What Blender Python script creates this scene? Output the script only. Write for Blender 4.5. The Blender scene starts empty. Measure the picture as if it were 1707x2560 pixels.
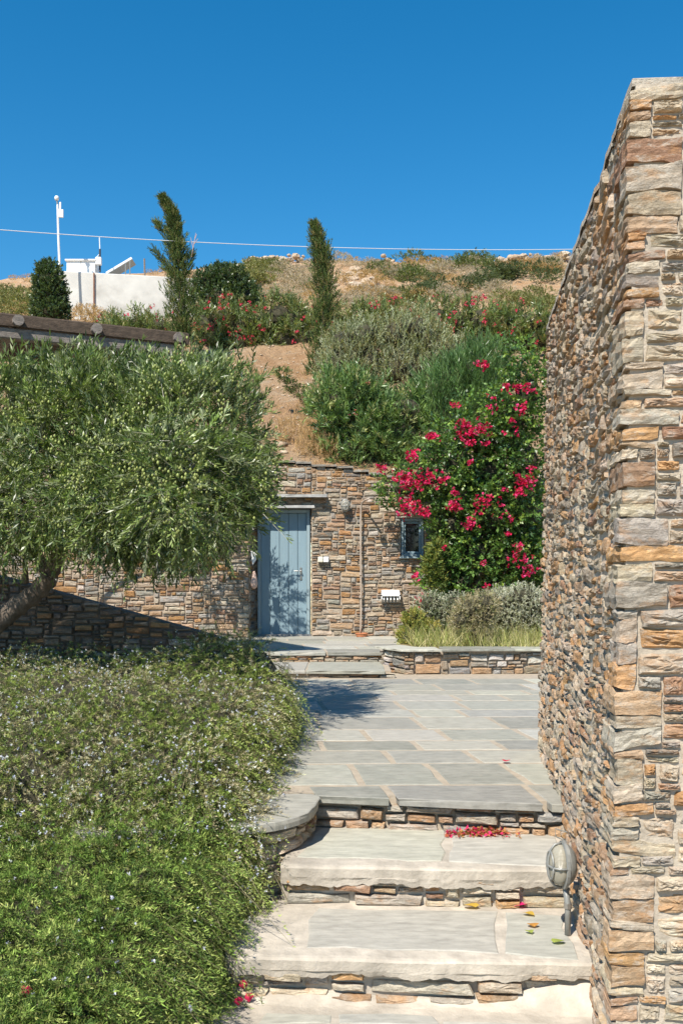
import bpy, math, random
import numpy as np
from mathutils import Vector, Matrix

R = math.radians
SC = bpy.context.scene
COL = SC.collection
rng = np.random.default_rng(7)
random.seed(7)

# ------------------------------------------------------------------ camera
EYE = 1.23            # eye height above the upper terrace (terrace surface is z = 0)
cam_d = bpy.data.cameras.new("camera")
cam = bpy.data.objects.new("camera", cam_d)
COL.objects.link(cam)
cam.location = (0, 0, EYE)
cam.rotation_euler = (R(90), 0, 0)
cam_d.lens = 35
cam_d.sensor_width = 36
cam_d.shift_y = 160 / 2560
cam_d.clip_end = 2000
SC.camera = cam

# ------------------------------------------------------------------ sky, sun, exposure
LDIR = Vector((0.55, 1.0, -1.40)).normalized()      # the way sunlight travels
w = bpy.data.worlds.new("World")
SC.world = w
w.use_nodes = True
nt = w.node_tree
sky = nt.nodes.new("ShaderNodeTexSky")
sky.sky_type = 'NISHITA'
sky.sun_disc = False
sky.sun_elevation = math.asin(-LDIR.z)
sky.sun_rotation = math.atan2(-LDIR.x, -LDIR.y)
sky.altitude = 0
sky.air_density = 1.0
sky.dust_density = 0.0
sky.ozone_density = 4.0
nt.nodes["Background"].inputs[1].default_value = 0.105
hsv = nt.nodes.new("ShaderNodeHueSaturation")          # the deep, clean blue of a dry island sky
hsv.inputs["Hue"].default_value = 0.491
hsv.inputs["Saturation"].default_value = 1.36
nt.links.new(sky.outputs[0], hsv.inputs["Color"])
nt.links.new(hsv.outputs[0], nt.nodes["Background"].inputs[0])
sun_d = bpy.data.lights.new("sun", 'SUN')
sun_d.energy = 5.0
sun_d.angle = R(0.53)
sun_d.color = (1.0, 0.94, 0.85)
sun = bpy.data.objects.new("sun", sun_d)
COL.objects.link(sun)
sun.rotation_euler = LDIR.to_track_quat('-Z', 'Y').to_euler()
sun.location = (-8, -14, 22)
SC.view_settings.view_transform = 'Standard'
SC.view_settings.look = 'None'
SC.view_settings.exposure = 0.62
SC.view_settings.gamma = 1
SC.render.engine = 'CYCLES'
SC.cycles.use_denoising = True
SC.cycles.max_bounces = 6
SC.cycles.diffuse_bounces = 4
SC.cycles.transparent_max_bounces = 4

# ------------------------------------------------------------------ measuring helpers
K = 1.0887            # measurements were taken on a 1568 px wide view of the place
F = 2489.0
def at(x, y, Y):
    return Vector(((x * K - 853.5) * Y / F, Y, EYE + (1440 - y * K) * Y / F))
def on_plane(x, y, z):
    Y = (EYE - z) * F / (y * K - 1440)
    return at(x, y, Y)
def px_of(p):
    if p[1] < 0.3: return (-1e4, -1e4)
    return ((p[0] * F / p[1] + 853.5) / K, (1440 - (p[2] - EYE) * F / p[1]) / K)
def sn(x, s=0.0):
    x = np.asarray(x, float)
    return (np.sin(x * 1.0 + s) + .6 * np.sin(x * 2.17 + s * 2.3 + 1) + .4 * np.sin(x * 4.31 + s * 1.7 + 2) + .25 * np.sin(x * 9.1 + s * 3.1)) / 2.25
def sn2(x, y, s=0.0):
    return .5 * (sn(x * .83 + y * .57 + 1.3 * np.sin(y * .6 + s), s) + sn(y * .91 - x * .44 + 1.1 * np.sin(x * .7 + s), s + 4.2))

# ------------------------------------------------------------------ object helpers
def link(name, me, parent=None, loc=(0, 0, 0)):
    o = bpy.data.objects.new(name, me)
    COL.objects.link(o)
    o.location = loc
    if parent is not None: o.parent = parent
    return o
def tag(o, label=None, cat=None, group=None, kind=None):
    if label: o["label"] = label
    if cat: o["category"] = cat
    if group: o["group"] = group
    if kind: o["kind"] = kind
    return o
def thing(name, loc, label, cat, group=None, rz=0):
    o = link(name, None, None, loc)
    o.rotation_euler = (0, 0, rz)
    o.empty_display_size = .1
    return tag(o, label, cat, group)
def mesh_np(name, V, Fc, mat, col=None, smooth=False):
    V = np.asarray(V, np.float32); Fc = np.asarray(Fc, np.int32)
    n, k = Fc.shape
    me = bpy.data.meshes.new(name)
    me.vertices.add(len(V)); me.vertices.foreach_set("co", V.ravel())
    me.loops.add(n * k); me.loops.foreach_set("vertex_index", Fc.ravel())
    me.polygons.add(n)
    me.polygons.foreach_set("loop_start", np.arange(0, n * k, k, dtype=np.int32))
    try: me.polygons.foreach_set("loop_total", np.full(n, k, np.int32))
    except Exception: pass
    if smooth: me.polygons.foreach_set("use_smooth", np.ones(n, bool))
    me.update(calc_edges=True)
    if col is not None:
        c = np.ones((len(V), 4), np.float32); c[:, :3] = col
        a = me.attributes.new("col", 'FLOAT_COLOR', 'POINT'); a.data.foreach_set("color", c.ravel())
    me.materials.append(mat)
    return me
def mesh_py(name, V, Fc, mat, col=None, smooth=False):
    me = bpy.data.meshes.new(name)
    me.from_pydata([tuple(v) for v in V], [], Fc)
    if smooth: me.polygons.foreach_set("use_smooth", [True] * len(me.polygons))
    if col is not None:
        c = np.ones((len(V), 4), np.float32); c[:, :3] = col
        a = me.attributes.new("col", 'FLOAT_COLOR', 'POINT'); a.data.foreach_set("color", c.ravel())
    me.materials.append(mat)
    me.update()
    return me
class MB:
    "collects simple shapes into one mesh"
    def __init__(s): s.v = []; s.f = []
    def add(s, V, Fc):
        b = len(s.v); s.v += [tuple(p) for p in V]; s.f += [tuple(i + b for i in f) for f in Fc]; return s
    def box(s, c, size, rot=None, bev=0.0):
        hx, hy, hz = size[0] / 2, size[1] / 2, size[2] / 2
        c = Vector(c); M = rot if rot is not None else Matrix.Identity(3)
        bv = min(bev, hx * .9, hy * .9, hz * .9)
        if bv <= 0:
            V = [c + M @ Vector((x, y, z)) for x in (-hx, hx) for y in (-hy, hy) for z in (-hz, hz)]
            return s.add(V, [(0, 1, 3, 2), (4, 6, 7, 5), (0, 4, 5, 1), (2, 3, 7, 6), (0, 2, 6, 4), (1, 5, 7, 3)])
        import itertools
        V = []; idx = {}
        for sx, sy, sz in itertools.product((-1, 1), repeat=3):
            for ax in range(3):
                p = [sx * hx, sy * hy, sz * hz]
                for k in range(3):
                    if k != ax: p[k] -= (sx, sy, sz)[k] * bv
                idx[(sx, sy, sz, ax)] = len(V); V.append(c + M @ Vector(p))
        Fc = []
        for ax in range(3):
            o = [k for k in range(3) if k != ax]
            for sg in (-1, 1):
                q = []
                for a, b in ((-1, -1), (1, -1), (1, 1), (-1, 1)):
                    t = [0, 0, 0]; t[ax] = sg; t[o[0]] = a; t[o[1]] = b
                    q.append(idx[(*t, ax)])
                flip = (sg < 0) != (ax == 1)
                Fc.append(tuple(q[::-1] if flip else q))
        for a1, a2 in ((0, 1), (0, 2), (1, 2)):
            a3 = 3 - a1 - a2
            for s1 in (-1, 1):
                for s2 in (-1, 1):
                    q = []
                    for s3, ax in ((-1, a1), (1, a1), (1, a2), (-1, a2)):
                        t = [0, 0, 0]; t[a1] = s1; t[a2] = s2; t[a3] = s3
                        q.append(idx[(*t, ax)])
                    Fc.append(tuple(q))
        for sx, sy, sz in itertools.product((-1, 1), repeat=3):
            Fc.append(tuple(idx[(sx, sy, sz, a)] for a in range(3)))
        return s.add(V, Fc)
    def tube(s, pts, rad, n=8, cap=True):
        pts = [Vector(p) for p in pts]
        m = len(pts)
        if not hasattr(rad, '__len__'): rad = [rad] * m
        V = []; prev = None
        for i, p in enumerate(pts):
            d = (pts[min(i + 1, m - 1)] - pts[max(i - 1, 0)]).normalized()
            if prev is None:
                a = d.orthogonal().normalized()
            else:
                a = (prev - d * prev.dot(d)).normalized()
            prev = a; b = d.cross(a)
            for k in range(n):
                t = 2 * math.pi * k / n
                V.append(p + (a * math.cos(t) + b * math.sin(t)) * rad[i])
        Fc = [(i * n + k, i * n + (k + 1) % n, (i + 1) * n + (k + 1) % n, (i + 1) * n + k) for i in range(m - 1) for k in range(n)]
        if cap: Fc += [tuple(range(n))[::-1], tuple((m - 1) * n + k for k in range(n))]
        return s.add(V, Fc)
    def lathe(s, prof, n=16, c=(0, 0, 0), axis='Z', M=None):
        V = []
        for r, h in prof:
            for k in range(n):
                t = 2 * math.pi * k / n
                p = Vector((r * math.cos(t), r * math.sin(t), h))
                if M is not None: p = M @ p
                V.append(Vector(c) + p)
        m = len(prof)
        Fc = [(i * n + k, i * n + (k + 1) % n, (i + 1) * n + (k + 1) % n, (i + 1) * n + k) for i in range(m - 1) for k in range(n)]
        Fc += [tuple(range(n))[::-1], tuple((m - 1) * n + k for k in range(n))]
        return s.add(V, Fc)
    def build(s, name, mat, parent=None, smooth=False, world=True):
        me = mesh_py(name, s.v, s.f, mat, smooth=smooth)
        loc = (0, 0, 0)
        if world and parent is not None: loc = tuple(-c for c in parent.location)
        return link(name, me, parent, loc)

# ------------------------------------------------------------------ materials
def base_mat(name):
    m = bpy.data.materials.new(name); m.use_nodes = True
    t = m.node_tree; b = t.nodes["Principled BSDF"]
    return m, t, b
def N(t, kind, **kw):
    n = t.nodes.new(kind)
    for k, v in kw.items(): setattr(n, k, v)
    return n
def noise(t, vec, scale, detail=4, rough=.6):
    n = N(t, "ShaderNodeTexNoise"); n.inputs["Scale"].default_value = scale
    n.inputs["Detail"].default_value = detail; n.inputs["Roughness"].default_value = rough
    if vec is not None: t.links.new(vec, n.inputs["Vector"])
    return n.outputs["Fac"]
def pos(t, stretch=(1, 1, 1)):
    g = N(t, "ShaderNodeNewGeometry"); mp = N(t, "ShaderNodeMapping")
    mp.inputs["Scale"].default_value = stretch
    t.links.new(g.outputs["Position"], mp.inputs["Vector"]); return mp.outputs[0]
def ramp(t, fac, a, b, va=0.0, vb=1.0):
    r = N(t, "ShaderNodeMapRange"); r.inputs[1].default_value = a; r.inputs[2].default_value = b
    r.inputs[3].default_value = va; r.inputs[4].default_value = vb
    t.links.new(fac, r.inputs[0]); return r.outputs[0]
def mixc(t, fac, a, b, mode='MIX'):
    m = N(t, "ShaderNodeMix", data_type='RGBA', blend_type=mode)
    for i, s in ((0, fac), (6, a), (7, b)):
        if hasattr(s, 'links'): t.links.new(s, m.inputs[i])
        elif isinstance(s, (int, float)): m.inputs[i].default_value = s
        else: m.inputs[i].default_value = (*s, 1)
    return m.outputs[2]
def scale_c(t, colr, fac):
    v = N(t, "ShaderNodeVectorMath", operation='SCALE')
    if hasattr(colr, 'links'): t.links.new(colr, v.inputs[0])
    else: v.inputs[0].default_value = colr
    t.links.new(fac, v.inputs["Scale"]); return v.outputs[0]
def bump(t, b, h, strength, dist):
    n = N(t, "ShaderNodeBump"); n.inputs["Strength"].default_value = strength; n.inputs["Distance"].default_value = dist
    t.links.new(h, n.inputs["Height"]); t.links.new(n.outputs[0], b.inputs["Normal"])
def nmat(name, base, rough=.85, var=.25, scale=8, bmp=.3, bscale=50, bdist=.01, stretch=(1, 1, 1), col2=None, c2=(.55, .7), spec=.3, metal=0):
    m, t, b = base_mat(name)
    p = pos(t, stretch)
    f = ramp(t, noise(t, p, scale), .3, .7, 1 - var, 1 + var)
    c = scale_c(t, base, f)
    if col2 is not None:
        c = mixc(t, ramp(t, noise(t, p, scale * .37, 5), *c2), c, col2)
    t.links.new(c, b.inputs["Base Color"])
    b.inputs["Roughness"].default_value = rough
    b.inputs["Specular IOR Level"].default_value = spec
    b.inputs["Metallic"].default_value = metal
    if bmp > 0: bump(t, b, noise(t, p, bscale, 6, .65), bmp, bdist)
    return m
def stone_mat(name, streak=3.2, rust=.4, pale=.35, bstr=.7, gain=1.0):
    m, t, b = base_mat(name)
    at_ = N(t, "ShaderNodeAttribute", attribute_name="col")
    ps = pos(t, (1, 1, streak)); p1 = pos(t)
    s1 = noise(t, ps, 9, 6, .7); s2 = noise(t, p1, 45, 5, .7); s3 = noise(t, p1, 6, 3)
    f = ramp(t, s1, .3, .7, .62 * gain, 1.32 * gain)
    c = scale_c(t, at_.outputs["Color"], f)
    f2 = ramp(t, s2, .3, .7, .8, 1.2)
    c = scale_c(t, c, f2)
    pm = pos(t, (1, 1, 2.2))
    c = mixc(t, ramp(t, noise(t, pm, 8.5, 5, .7), .52, .64, 0, rust), c, (.47 * gain, .245 * gain, .10 * gain))
    c = mixc(t, ramp(t, noise(t, pm, 15, 7, .75), .52, .62, 0, pale), c, (.54 * gain, .49 * gain, .41 * gain))
    c = mixc(t, ramp(t, noise(t, p1, 38, 7, .8), .58, .70, 0, .6), c, (.10, .095, .09))
    t.links.new(c, b.inputs["Base Color"])
    b.inputs["Roughness"].default_value = .88
    b.inputs["Specular IOR Level"].default_value = .2
    a = N(t, "ShaderNodeMath", operation='ADD')
    t.links.new(noise(t, ps, 26, 8, .78), a.inputs[0]); t.links.new(noise(t, p1, 70, 6, .7), a.inputs[1])
    bump(t, b, a.outputs[0], bstr, .022)
    return m
def leaf_mat(name, trans=.28, rough=.5, spec=.35):
    m, t, b = base_mat(name)
    at_ = N(t, "ShaderNodeAttribute", attribute_name="col")
    t.links.new(at_.outputs["Color"], b.inputs["Base Color"])
    b.inputs["Roughness"].default_value = rough
    b.inputs["Specular IOR Level"].default_value = spec
    tr = N(t, "ShaderNodeBsdfTranslucent")
    v = N(t, "ShaderNodeVectorMath", operation='MULTIPLY'); v.inputs[1].default_value = (1.3, 1.45, .6)
    t.links.new(at_.outputs["Color"], v.inputs[0]); t.links.new(v.outputs[0], tr.inputs["Color"])
    mx = N(t, "ShaderNodeMixShader"); mx.inputs[0].default_value = trans
    t.links.new(b.outputs[0], mx.inputs[1]); t.links.new(tr.outputs[0], mx.inputs[2])
    t.links.new(mx.outputs[0], t.nodes["Material Output"].inputs[0])
    return m
def attr_mat(name, rough=.7, streak=(1, 1, 1), var=.2, scale=10, bmp=.3, bscale=60, col2=None, spec=.3):
    m, t, b = base_mat(name)
    at_ = N(t, "ShaderNodeAttribute", attribute_name="col")
    p = pos(t, streak)
    c = scale_c(t, at_.outputs["Color"], ramp(t, noise(t, p, scale, 6, .65), .3, .7, 1 - var, 1 + var))
    if col2 is not None: c = mixc(t, ramp(t, noise(t, pos(t), 3.1, 6, .7), .5, .75, 0, .7), c, col2)
    t.links.new(c, b.inputs["Base Color"]); b.inputs["Roughness"].default_value = rough
    b.inputs["Specular IOR Level"].default_value = spec
    if bmp > 0: bump(t, b, noise(t, p, bscale, 6, .7), bmp, .006)
    return m

M_STONE = stone_mat("schist_stone", rust=.5, pale=.6)
M_STONE_F = stone_mat("facade_stone", rust=.45, pale=.25, gain=.9)
M_STONE_D = stone_mat("shade_dark_stone", rust=.35, pale=.08, gain=.85)  # toned down so the sloping wall's shade is partly in the colour
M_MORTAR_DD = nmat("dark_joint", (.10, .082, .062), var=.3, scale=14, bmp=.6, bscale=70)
M_MORTAR = nmat("sand_mortar", (.43, .37, .29), var=.22, scale=14, bmp=.6, bscale=70)
M_MORTAR_D = nmat("wall_mortar", (.34, .28, .215), var=.3, scale=14, bmp=.6, bscale=70)
M_STEPM = nmat("step_mortar", (.47, .415, .34), var=.22, scale=9, bmp=.7, bscale=45, bdist=.008, col2=(.30, .265, .215), c2=(.46, .74))
M_SLAB = attr_mat("slate_slab", .62, (1, 3.0, 1), .24, 9, .5, 60, col2=(.40, .375, .32))
M_JOINT = nmat("joint_mortar", (.37, .31, .235), var=.15, scale=12, bmp=.4)
M_LEAF = leaf_mat("leaf_matt", .25, .55, .3)
M_GLOSS = leaf_mat("leaf_glossy", .25, .36, .5)
M_NEEDLE = leaf_mat("leaf_needle", .12, .6, .2)
M_DRY = leaf_mat("leaf_dry", .25, .8, .1)
M_PETAL = leaf_mat("petal", .3, .6, .15)
M_BARK = nmat("bark", (.16, .125, .095), var=.4, scale=12, bmp=.9, bscale=30, bdist=.03, stretch=(1, 1, .35))
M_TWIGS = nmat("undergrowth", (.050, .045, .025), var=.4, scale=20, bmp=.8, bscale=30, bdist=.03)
M_WOOD = nmat("weathered_timber", (.20, .17, .145), var=.35, scale=9, bmp=.7, bscale=30, stretch=(.5, 3, 3))
M_WOODD = nmat("dark_timber", (.085, .06, .042), var=.4, scale=9, bmp=.7, bscale=30, stretch=(.5, 3, 3))
M_BLUE = nmat("blue_grey_paint", (.215, .30, .34), rough=.5, var=.06, scale=4, bmp=.12, bscale=40, bdist=.004, stretch=(4, 4, .5))
M_BLUE2 = nmat("blue_grey_frame", (.26, .335, .36), rough=.5, var=.06, scale=4, bmp=.12, bscale=40, bdist=.004, stretch=(4, 4, .5))
M_WHITE = nmat("white_plaster", (.56, .545, .50), var=.12, scale=1.2, bmp=.3, bscale=12, col2=(.33, .31, .27), c2=(.48, .66))
M_WHITEM = nmat("white_metal", (.78, .78, .77), rough=.45, var=.03, bmp=0)
M_CREAM = nmat("cream_plastic", (.72, .68, .55), rough=.5, var=.04, bmp=0)
M_GREYM = nmat("grey_metal", (.27, .27, .25), rough=.45, var=.15, scale=20, bmp=.15, metal=.3)
M_STEEL = nmat("brushed_steel", (.45, .43, .40), rough=.35, var=.1, bmp=0, metal=.9)
M_PIPE = nmat("painted_pipe", (.42, .34, .27), rough=.6, var=.15, scale=15, bmp=.1)
M_DARK = nmat("dark_metal", (.05, .05, .055), rough=.5, var=.1, bmp=0)
M_RUST = nmat("rusty_pipe", (.22, .10, .06), rough=.8, var=.3, bmp=.2)
M_TERRA = nmat("terracotta", (.52, .21, .10), rough=.75, var=.12, bmp=.2)
M_SOLAR = nmat("solar_cells", (.05, .055, .07), rough=.25, var=.1, bmp=0, spec=.6)
M_SHELL = nmat("shell", (.55, .38, .30), rough=.6, var=.2, scale=30, bmp=.4)
M_SHELLW = nmat("white_net", (.70, .69, .66), rough=.7, var=.12, scale=30, bmp=.4)
M_CABLE = nmat("pale_cable", (.62, .62, .62), rough=.5, var=.02, bmp=0)

mg, t, b = base_mat("dark_window_glass")
b.inputs["Base Color"].default_value = (.012, .016, .02, 1); b.inputs["Roughness"].default_value = .06
b.inputs["Specular IOR Level"].default_value = .6
M_GLASS = mg
mg, t, b = base_mat("ribbed_lamp_glass")
b.inputs["Base Color"].default_value = (.50, .46, .36, 1); b.inputs["Roughness"].default_value = .18
b.inputs["Transmission Weight"].default_value = .35
wv = N(t, "ShaderNodeTexWave"); wv.inputs["Scale"].default_value = 60
wv.bands_direction = 'Z'
t.links.new(pos(t), wv.inputs["Vector"]); bump(t, b, wv.outputs["Fac"], .5, .004)
M_LAMPG = mg

# soil of the hill: ochre earth with straw and stones
ms, t, b = base_mat("dry_hill_soil")
p = pos(t)
c = mixc(t, ramp(t, noise(t, p, .55, 6, .65), .38, .62), (.56, .385, .235), (.46, .275, .145))
c = mixc(t, ramp(t, noise(t, p, 2.3, 7, .7), .5, .68, 0, .75), c, (.58, .445, .30))
c = mixc(t, ramp(t, noise(t, p, 9, 5, .7), .58, .72, 0, .55), c, (.20, .13, .085))
t.links.new(c, b.inputs["Base Color"]); b.inputs["Roughness"].default_value = .95
b.inputs["Specular IOR Level"].default_value = .1
bump(t, b, noise(t, p, 3.5, 10, .75), 1.0, .30)
M_SOIL = ms
M_PSOIL = nmat("planter_soil", (.22, .16, .085), var=.35, scale=12, bmp=.7, bscale=30, bdist=.02)
M_GROUND = nmat("ground_earth", (.34, .25, .16), var=.25, scale=1.5, bmp=.5, bscale=10, bdist=.05)

# ------------------------------------------------------------------ stone walls
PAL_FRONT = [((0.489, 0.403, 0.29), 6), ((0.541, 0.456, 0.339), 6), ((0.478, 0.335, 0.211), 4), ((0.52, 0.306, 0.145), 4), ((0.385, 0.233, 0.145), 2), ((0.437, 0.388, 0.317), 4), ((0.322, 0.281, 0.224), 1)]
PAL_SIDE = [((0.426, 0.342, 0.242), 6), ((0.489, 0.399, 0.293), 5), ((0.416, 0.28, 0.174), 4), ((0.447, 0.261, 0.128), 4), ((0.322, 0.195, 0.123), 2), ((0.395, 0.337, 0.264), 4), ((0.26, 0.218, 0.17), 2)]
PAL_FAC = [((.43, .345, .25), 6), ((.48, .40, .30), 6), ((.42, .285, .18), 5), ((.44, .245, .105), 3), ((.29, .18, .115), 2), ((.35, .325, .28), 5), ((.20, .175, .15), 1), ((.52, .47, .39), 1)]
def pick(pal, g):
    ws = np.array([p[1] for p in pal], float)
    c = np.array(pal[g.choice(len(pal), p=ws / ws.sum())][0])
    return np.clip(c * g.uniform(.8, 1.2) * g.uniform(.97, 1.03, 3), .02, .75)

def pack(W, H, g, hs=(.04, .12), ar=(1.3, 4.0), wmax=.45, res=.01, wmin=.05):
    n = max(2, int(round(W / res)))
    lev = np.zeros(n); out = []
    for _ in range(20000):
        i = int(np.argmin(lev)); L = lev[i]
        if L >= H - .012: break
        a = i
        while a > 0 and abs(lev[a - 1] - L) < 1e-6: a -= 1
        e = i
        while e < n and abs(lev[e] - L) < 1e-6: e += 1
        hl = lev[a - 1] if a > 0 else 1e9
        hr = lev[e] if e < n else 1e9
        seg = (e - a) * res
        h = float(np.clip(hs[0] * math.exp(g.uniform(0, math.log(hs[1] / hs[0]))), *hs))
        if seg < wmin * 1.3:
            hh = min(hl, hr) - L
            if hh < .02:
                lev[a:e] = min(hl, hr); continue
            h = hh if hh < hs[1] * 1.3 else h
            wd = seg
        else:
            wd = min(h * g.uniform(*ar), wmax)
            wd = max(wd, wmin)
            if seg - wd < wmin: wd = seg if seg < wmax * 1.15 else seg / 2
            for q in (hl, hr):
                if abs(L + h - q) < .018 and q - L > .02: h = q - L
        k = max(1, int(round(wd / res)))
        k = min(k, e - a)
        if g.random() < .5: s0 = a
        else: s0 = e - k
        h = max(h, .015)
        out.append((s0 * res, (s0 + k) * res, L, min(L + h, H)))
        lev[s0:s0 + k] = L + h
    return out

def stone_geo(a, bb, d, g, fine=False, back=.06):
    "irregular block; returns verts (u, v, d) and faces"
    k1 = 2 if a < 1.6 * bb else 3
    k2 = 1
    if fine: k1 += 3; k2 += 2
    mn = min(a, bb)
    cs = [(-a, -bb), (a, -bb), (a, bb), (-a, bb)]
    cs = [(x * g.uniform(.90, 1.02), y * g.uniform(.90, 1.03)) if fine else (x * g.uniform(.88, 1.02), y * g.uniform(.74, 1.04)) for x, y in cs]
    pts = []
    for s in range(4):
        p, q = cs[s], cs[(s + 1) % 4]
        k = k1 if s % 2 == 0 else k2
        r = g.uniform(.02, .12)
        pts.append((p[0] - math.copysign(mn * r, p[0]), p[1] - math.copysign(mn * r, p[1])))
        for j in range(k):
            f = (j + .5 + g.uniform(-.25, .25)) / k
            f = .12 + .76 * f
            j1 = g.uniform(-.02, .10) * mn
            x = p[0] + (q[0] - p[0]) * f; y = p[1] + (q[1] - p[1]) * f
            if s % 2 == 0: y -= math.copysign(j1, y)
            else: x -= math.copysign(j1, x)
            pts.append((x, y))
    P = np.array(pts); n = len(P)
    ins = min(.010, .22 * mn) * g.uniform(.7, 1.5)
    tu, tv = g.uniform(-.10, .10), g.uniform(-.12, .12)
    rings = [(1.0, 1.0, -back), (1.0, 1.0, d * .45)]
    fr = (1 - ins / a, 1 - ins / bb)
    if fine:
        rings += [(1 - .35 * ins / a, 1 - .35 * ins / bb, d * .82), (fr[0], fr[1], d)]
        inner = [.80, .55, .28]
    else:
        rings += [(fr[0], fr[1], d)]
        inner = [.5]
    V = []
    for su, sv, dd in rings:
        jt = g.normal(0, .0022, n)
        for i in range(n): V.append((P[i, 0] * su, P[i, 1] * sv, dd + (jt[i] + tu * P[i, 0] + tv * P[i, 1] if dd > 0 else 0)))
    ph = g.uniform(0, 9)
    for sc in inner:
        for i in range(n):
            x, y = P[i, 0] * sc * fr[0], P[i, 1] * sc * fr[1]
            z = d + (1 - sc) * .006 + g.normal(0, .0025) + tu * x + tv * y
            if fine: z += .0035 * math.sin(y * 160 + ph + x * 22)
            V.append((x, y, z))
    V.append((0, 0, d + g.uniform(-.002, .008)))
    m = len(rings) + len(inner)
    Fc = [(r * n + i, r * n + (i + 1) % n, (r + 1) * n + (i + 1) % n, (r + 1) * n + i) for r in range(m - 1) for i in range(n)]
    c = len(V) - 1
    Fc += [((m - 1) * n + i, (m - 1) * n + (i + 1) % n, c) for i in range(n)]
    return np.array(V), Fc

def lay_stones(root, rects, mapf, g, pal, mat, gap=.006, dep=(.018, .04), fine=False, parts=300, warp=.012, back=.06, name="stone"):
    "mapf(u, v, d) -> world point.  The largest-looking stones become parts, the rest one stuff part"
    items = []
    for (u0, u1, v0, v1) in rects:
        a, bb = (u1 - u0) / 2 - gap * g.uniform(.5, 1.2), (v1 - v0) / 2 - gap * g.uniform(.4, 1.0)
        if a < .008 or bb < .005: continue
        V, Fc = stone_geo(a, bb, g.uniform(*dep), g, fine, back)
        th = float(np.clip(g.normal(0, .05), -.12, .12)) * min(1, 1.5 * bb / a)
        u = V[:, 0] * math.cos(th) - V[:, 1] * math.sin(th) + (u0 + u1) / 2
        v = V[:, 0] * math.sin(th) + V[:, 1] * math.cos(th) + (v0 + v1) / 2
        v = v + warp * sn(u * 3.1, 1.7) + warp * .5 * sn(u * 1.3 + v * 2.0, .4)
        Wd = np.array([mapf(uu, vv, dd) for uu, vv, dd in zip(u, v, V[:, 2])])
        c = Wd.mean(0)
        x, y = px_of(c)
        vis = (-20 < x < 1590 and -20 < y < 2380)
        area = a * bb / max(c[1], .5) ** 2 * (1 if vis else 1e-3)
        items.append((area, vis, Wd, Fc, c, pick(pal, g)))
    items.sort(key=lambda i: -i[0])
    rest_v = []; rest_f = []; rest_c = []
    rl = np.array(root.location)
    k = 0
    for area, vis, Wd, Fc, c, colr in items:
        if vis and k < parts:
            me = mesh_py(name, Wd - c, Fc, mat, np.tile(colr, (len(Wd), 1)))
            link(name, me, root, tuple(c - rl)); k += 1
        else:
            bs = sum(len(q) for q in rest_v) if False else lay_stones.n
            rest_v.append(Wd); rest_f += [tuple(i + bs for i in f) for f in Fc]
            rest_c.append(np.tile(colr, (len(Wd), 1))); lay_stones.n += len(Wd)
    if rest_v:
        me = mesh_py("rubble", np.vstack(rest_v), rest_f, mat, np.vstack(rest_c))
        o = link("rubble", me, root, tuple(-rl)); o["kind"] = "stuff"
    lay_stones.n = 0
lay_stones.n = 0

def cut(rects, opens):
    out = []
    for (a, b_, c, d) in rects:
        todo = [(a, b_, c, d)]
        for (oa, ob, oc, od) in opens:
            nxt = []
            for (a1, b1, c1, d1) in todo:
                if b1 <= oa or a1 >= ob or d1 <= oc or c1 >= od: nxt.append((a1, b1, c1, d1)); continue
                if oa - a1 > .02: nxt.append((a1, oa, c1, d1))
                if b1 - ob > .02: nxt.append((ob, b1, c1, d1))
                m0, m1 = max(a1, oa), min(b1, ob)
                if oc - c1 > .02: nxt.append((m0, m1, c1, oc))
                if d1 - od > .02: nxt.append((m0, m1, od, d1))
            todo = nxt
        out += todo
    return out
def topcut(rects, top):
    out = []
    for (a, b_, c, d) in rects:
        tp = top((a + b_) / 2)
        if c > tp - .02: continue
        out.append((a, b_, c, min(d, tp)))
    return out

def slab_mesh(name, poly, z, th, mat, colr, g, rough=.004, sub=.12, parent=None, over=False):
    "flat flagstone with slightly irregular, worn edges"
    P = []
    n = len(poly)
    for i in range(n):
        p, q = np.array(poly[i], float), np.array(poly[(i + 1) % n], float)
        k = max(1, int(np.linalg.norm(q - p) / sub))
        for j in range(k):
            s = p + (q - p) * j / k
            P.append(s + g.normal(0, rough, 2) * (1 if j else .5))
    P = np.array(P); c = P.mean(0); m = len(P)
    d = P - c; ln = np.linalg.norm(d, axis=1, keepdims=True)
    inn = P - d / ln * .007
    outb = P + d / ln * (g.normal(0, .006, (m, 1)) if over else 0)
    zz = np.full(m, z)
    V = np.vstack([np.c_[outb, zz - th], np.c_[outb, zz - th * .5 + g.normal(0, .003, m)], np.c_[P, zz - .004], np.c_[inn, zz + g.normal(0, .0006, m)], [[c[0], c[1], z]]])
    Fc = [(r * m + i, r * m + (i + 1) % m, (r + 1) * m + (i + 1) % m, (r + 1) * m + i) for r in range(3) for i in range(m)]
    Fc += [(3 * m + i, 3 * m + (i + 1) % m, 4 * m) for i in range(m)]
    cc = np.array([c[0], c[1], z])
    me = mesh_py(name, V - cc, Fc, mat, np.tile(colr, (len(V), 1)))
    pl = np.array(parent.location) if parent is not None else 0
    return link(name, me, parent, tuple(cc - pl))
def slab_col(g):
    b0 = np.array([(.315, .305, .262), (.35, .337, .288), (.28, .273, .238), (.375, .357, .303)][g.integers(4)])
    return b0 * g.uniform(.80, 1.16) * np.array([1, g.uniform(.985, 1.015), g.uniform(.95, 1.02)])

# ================================================================== SETTING
# ---- ground under everything
me = mesh_py("ground", [(-400, -200, -.95), (400, -200, -.95), (400, 16.9, -.95), (-400, 16.9, -.95)], [(0, 1, 2, 3)], M_GROUND)
tag(link("ground", me), "bare earth around the stone terraces", None, None, "structure")

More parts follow.
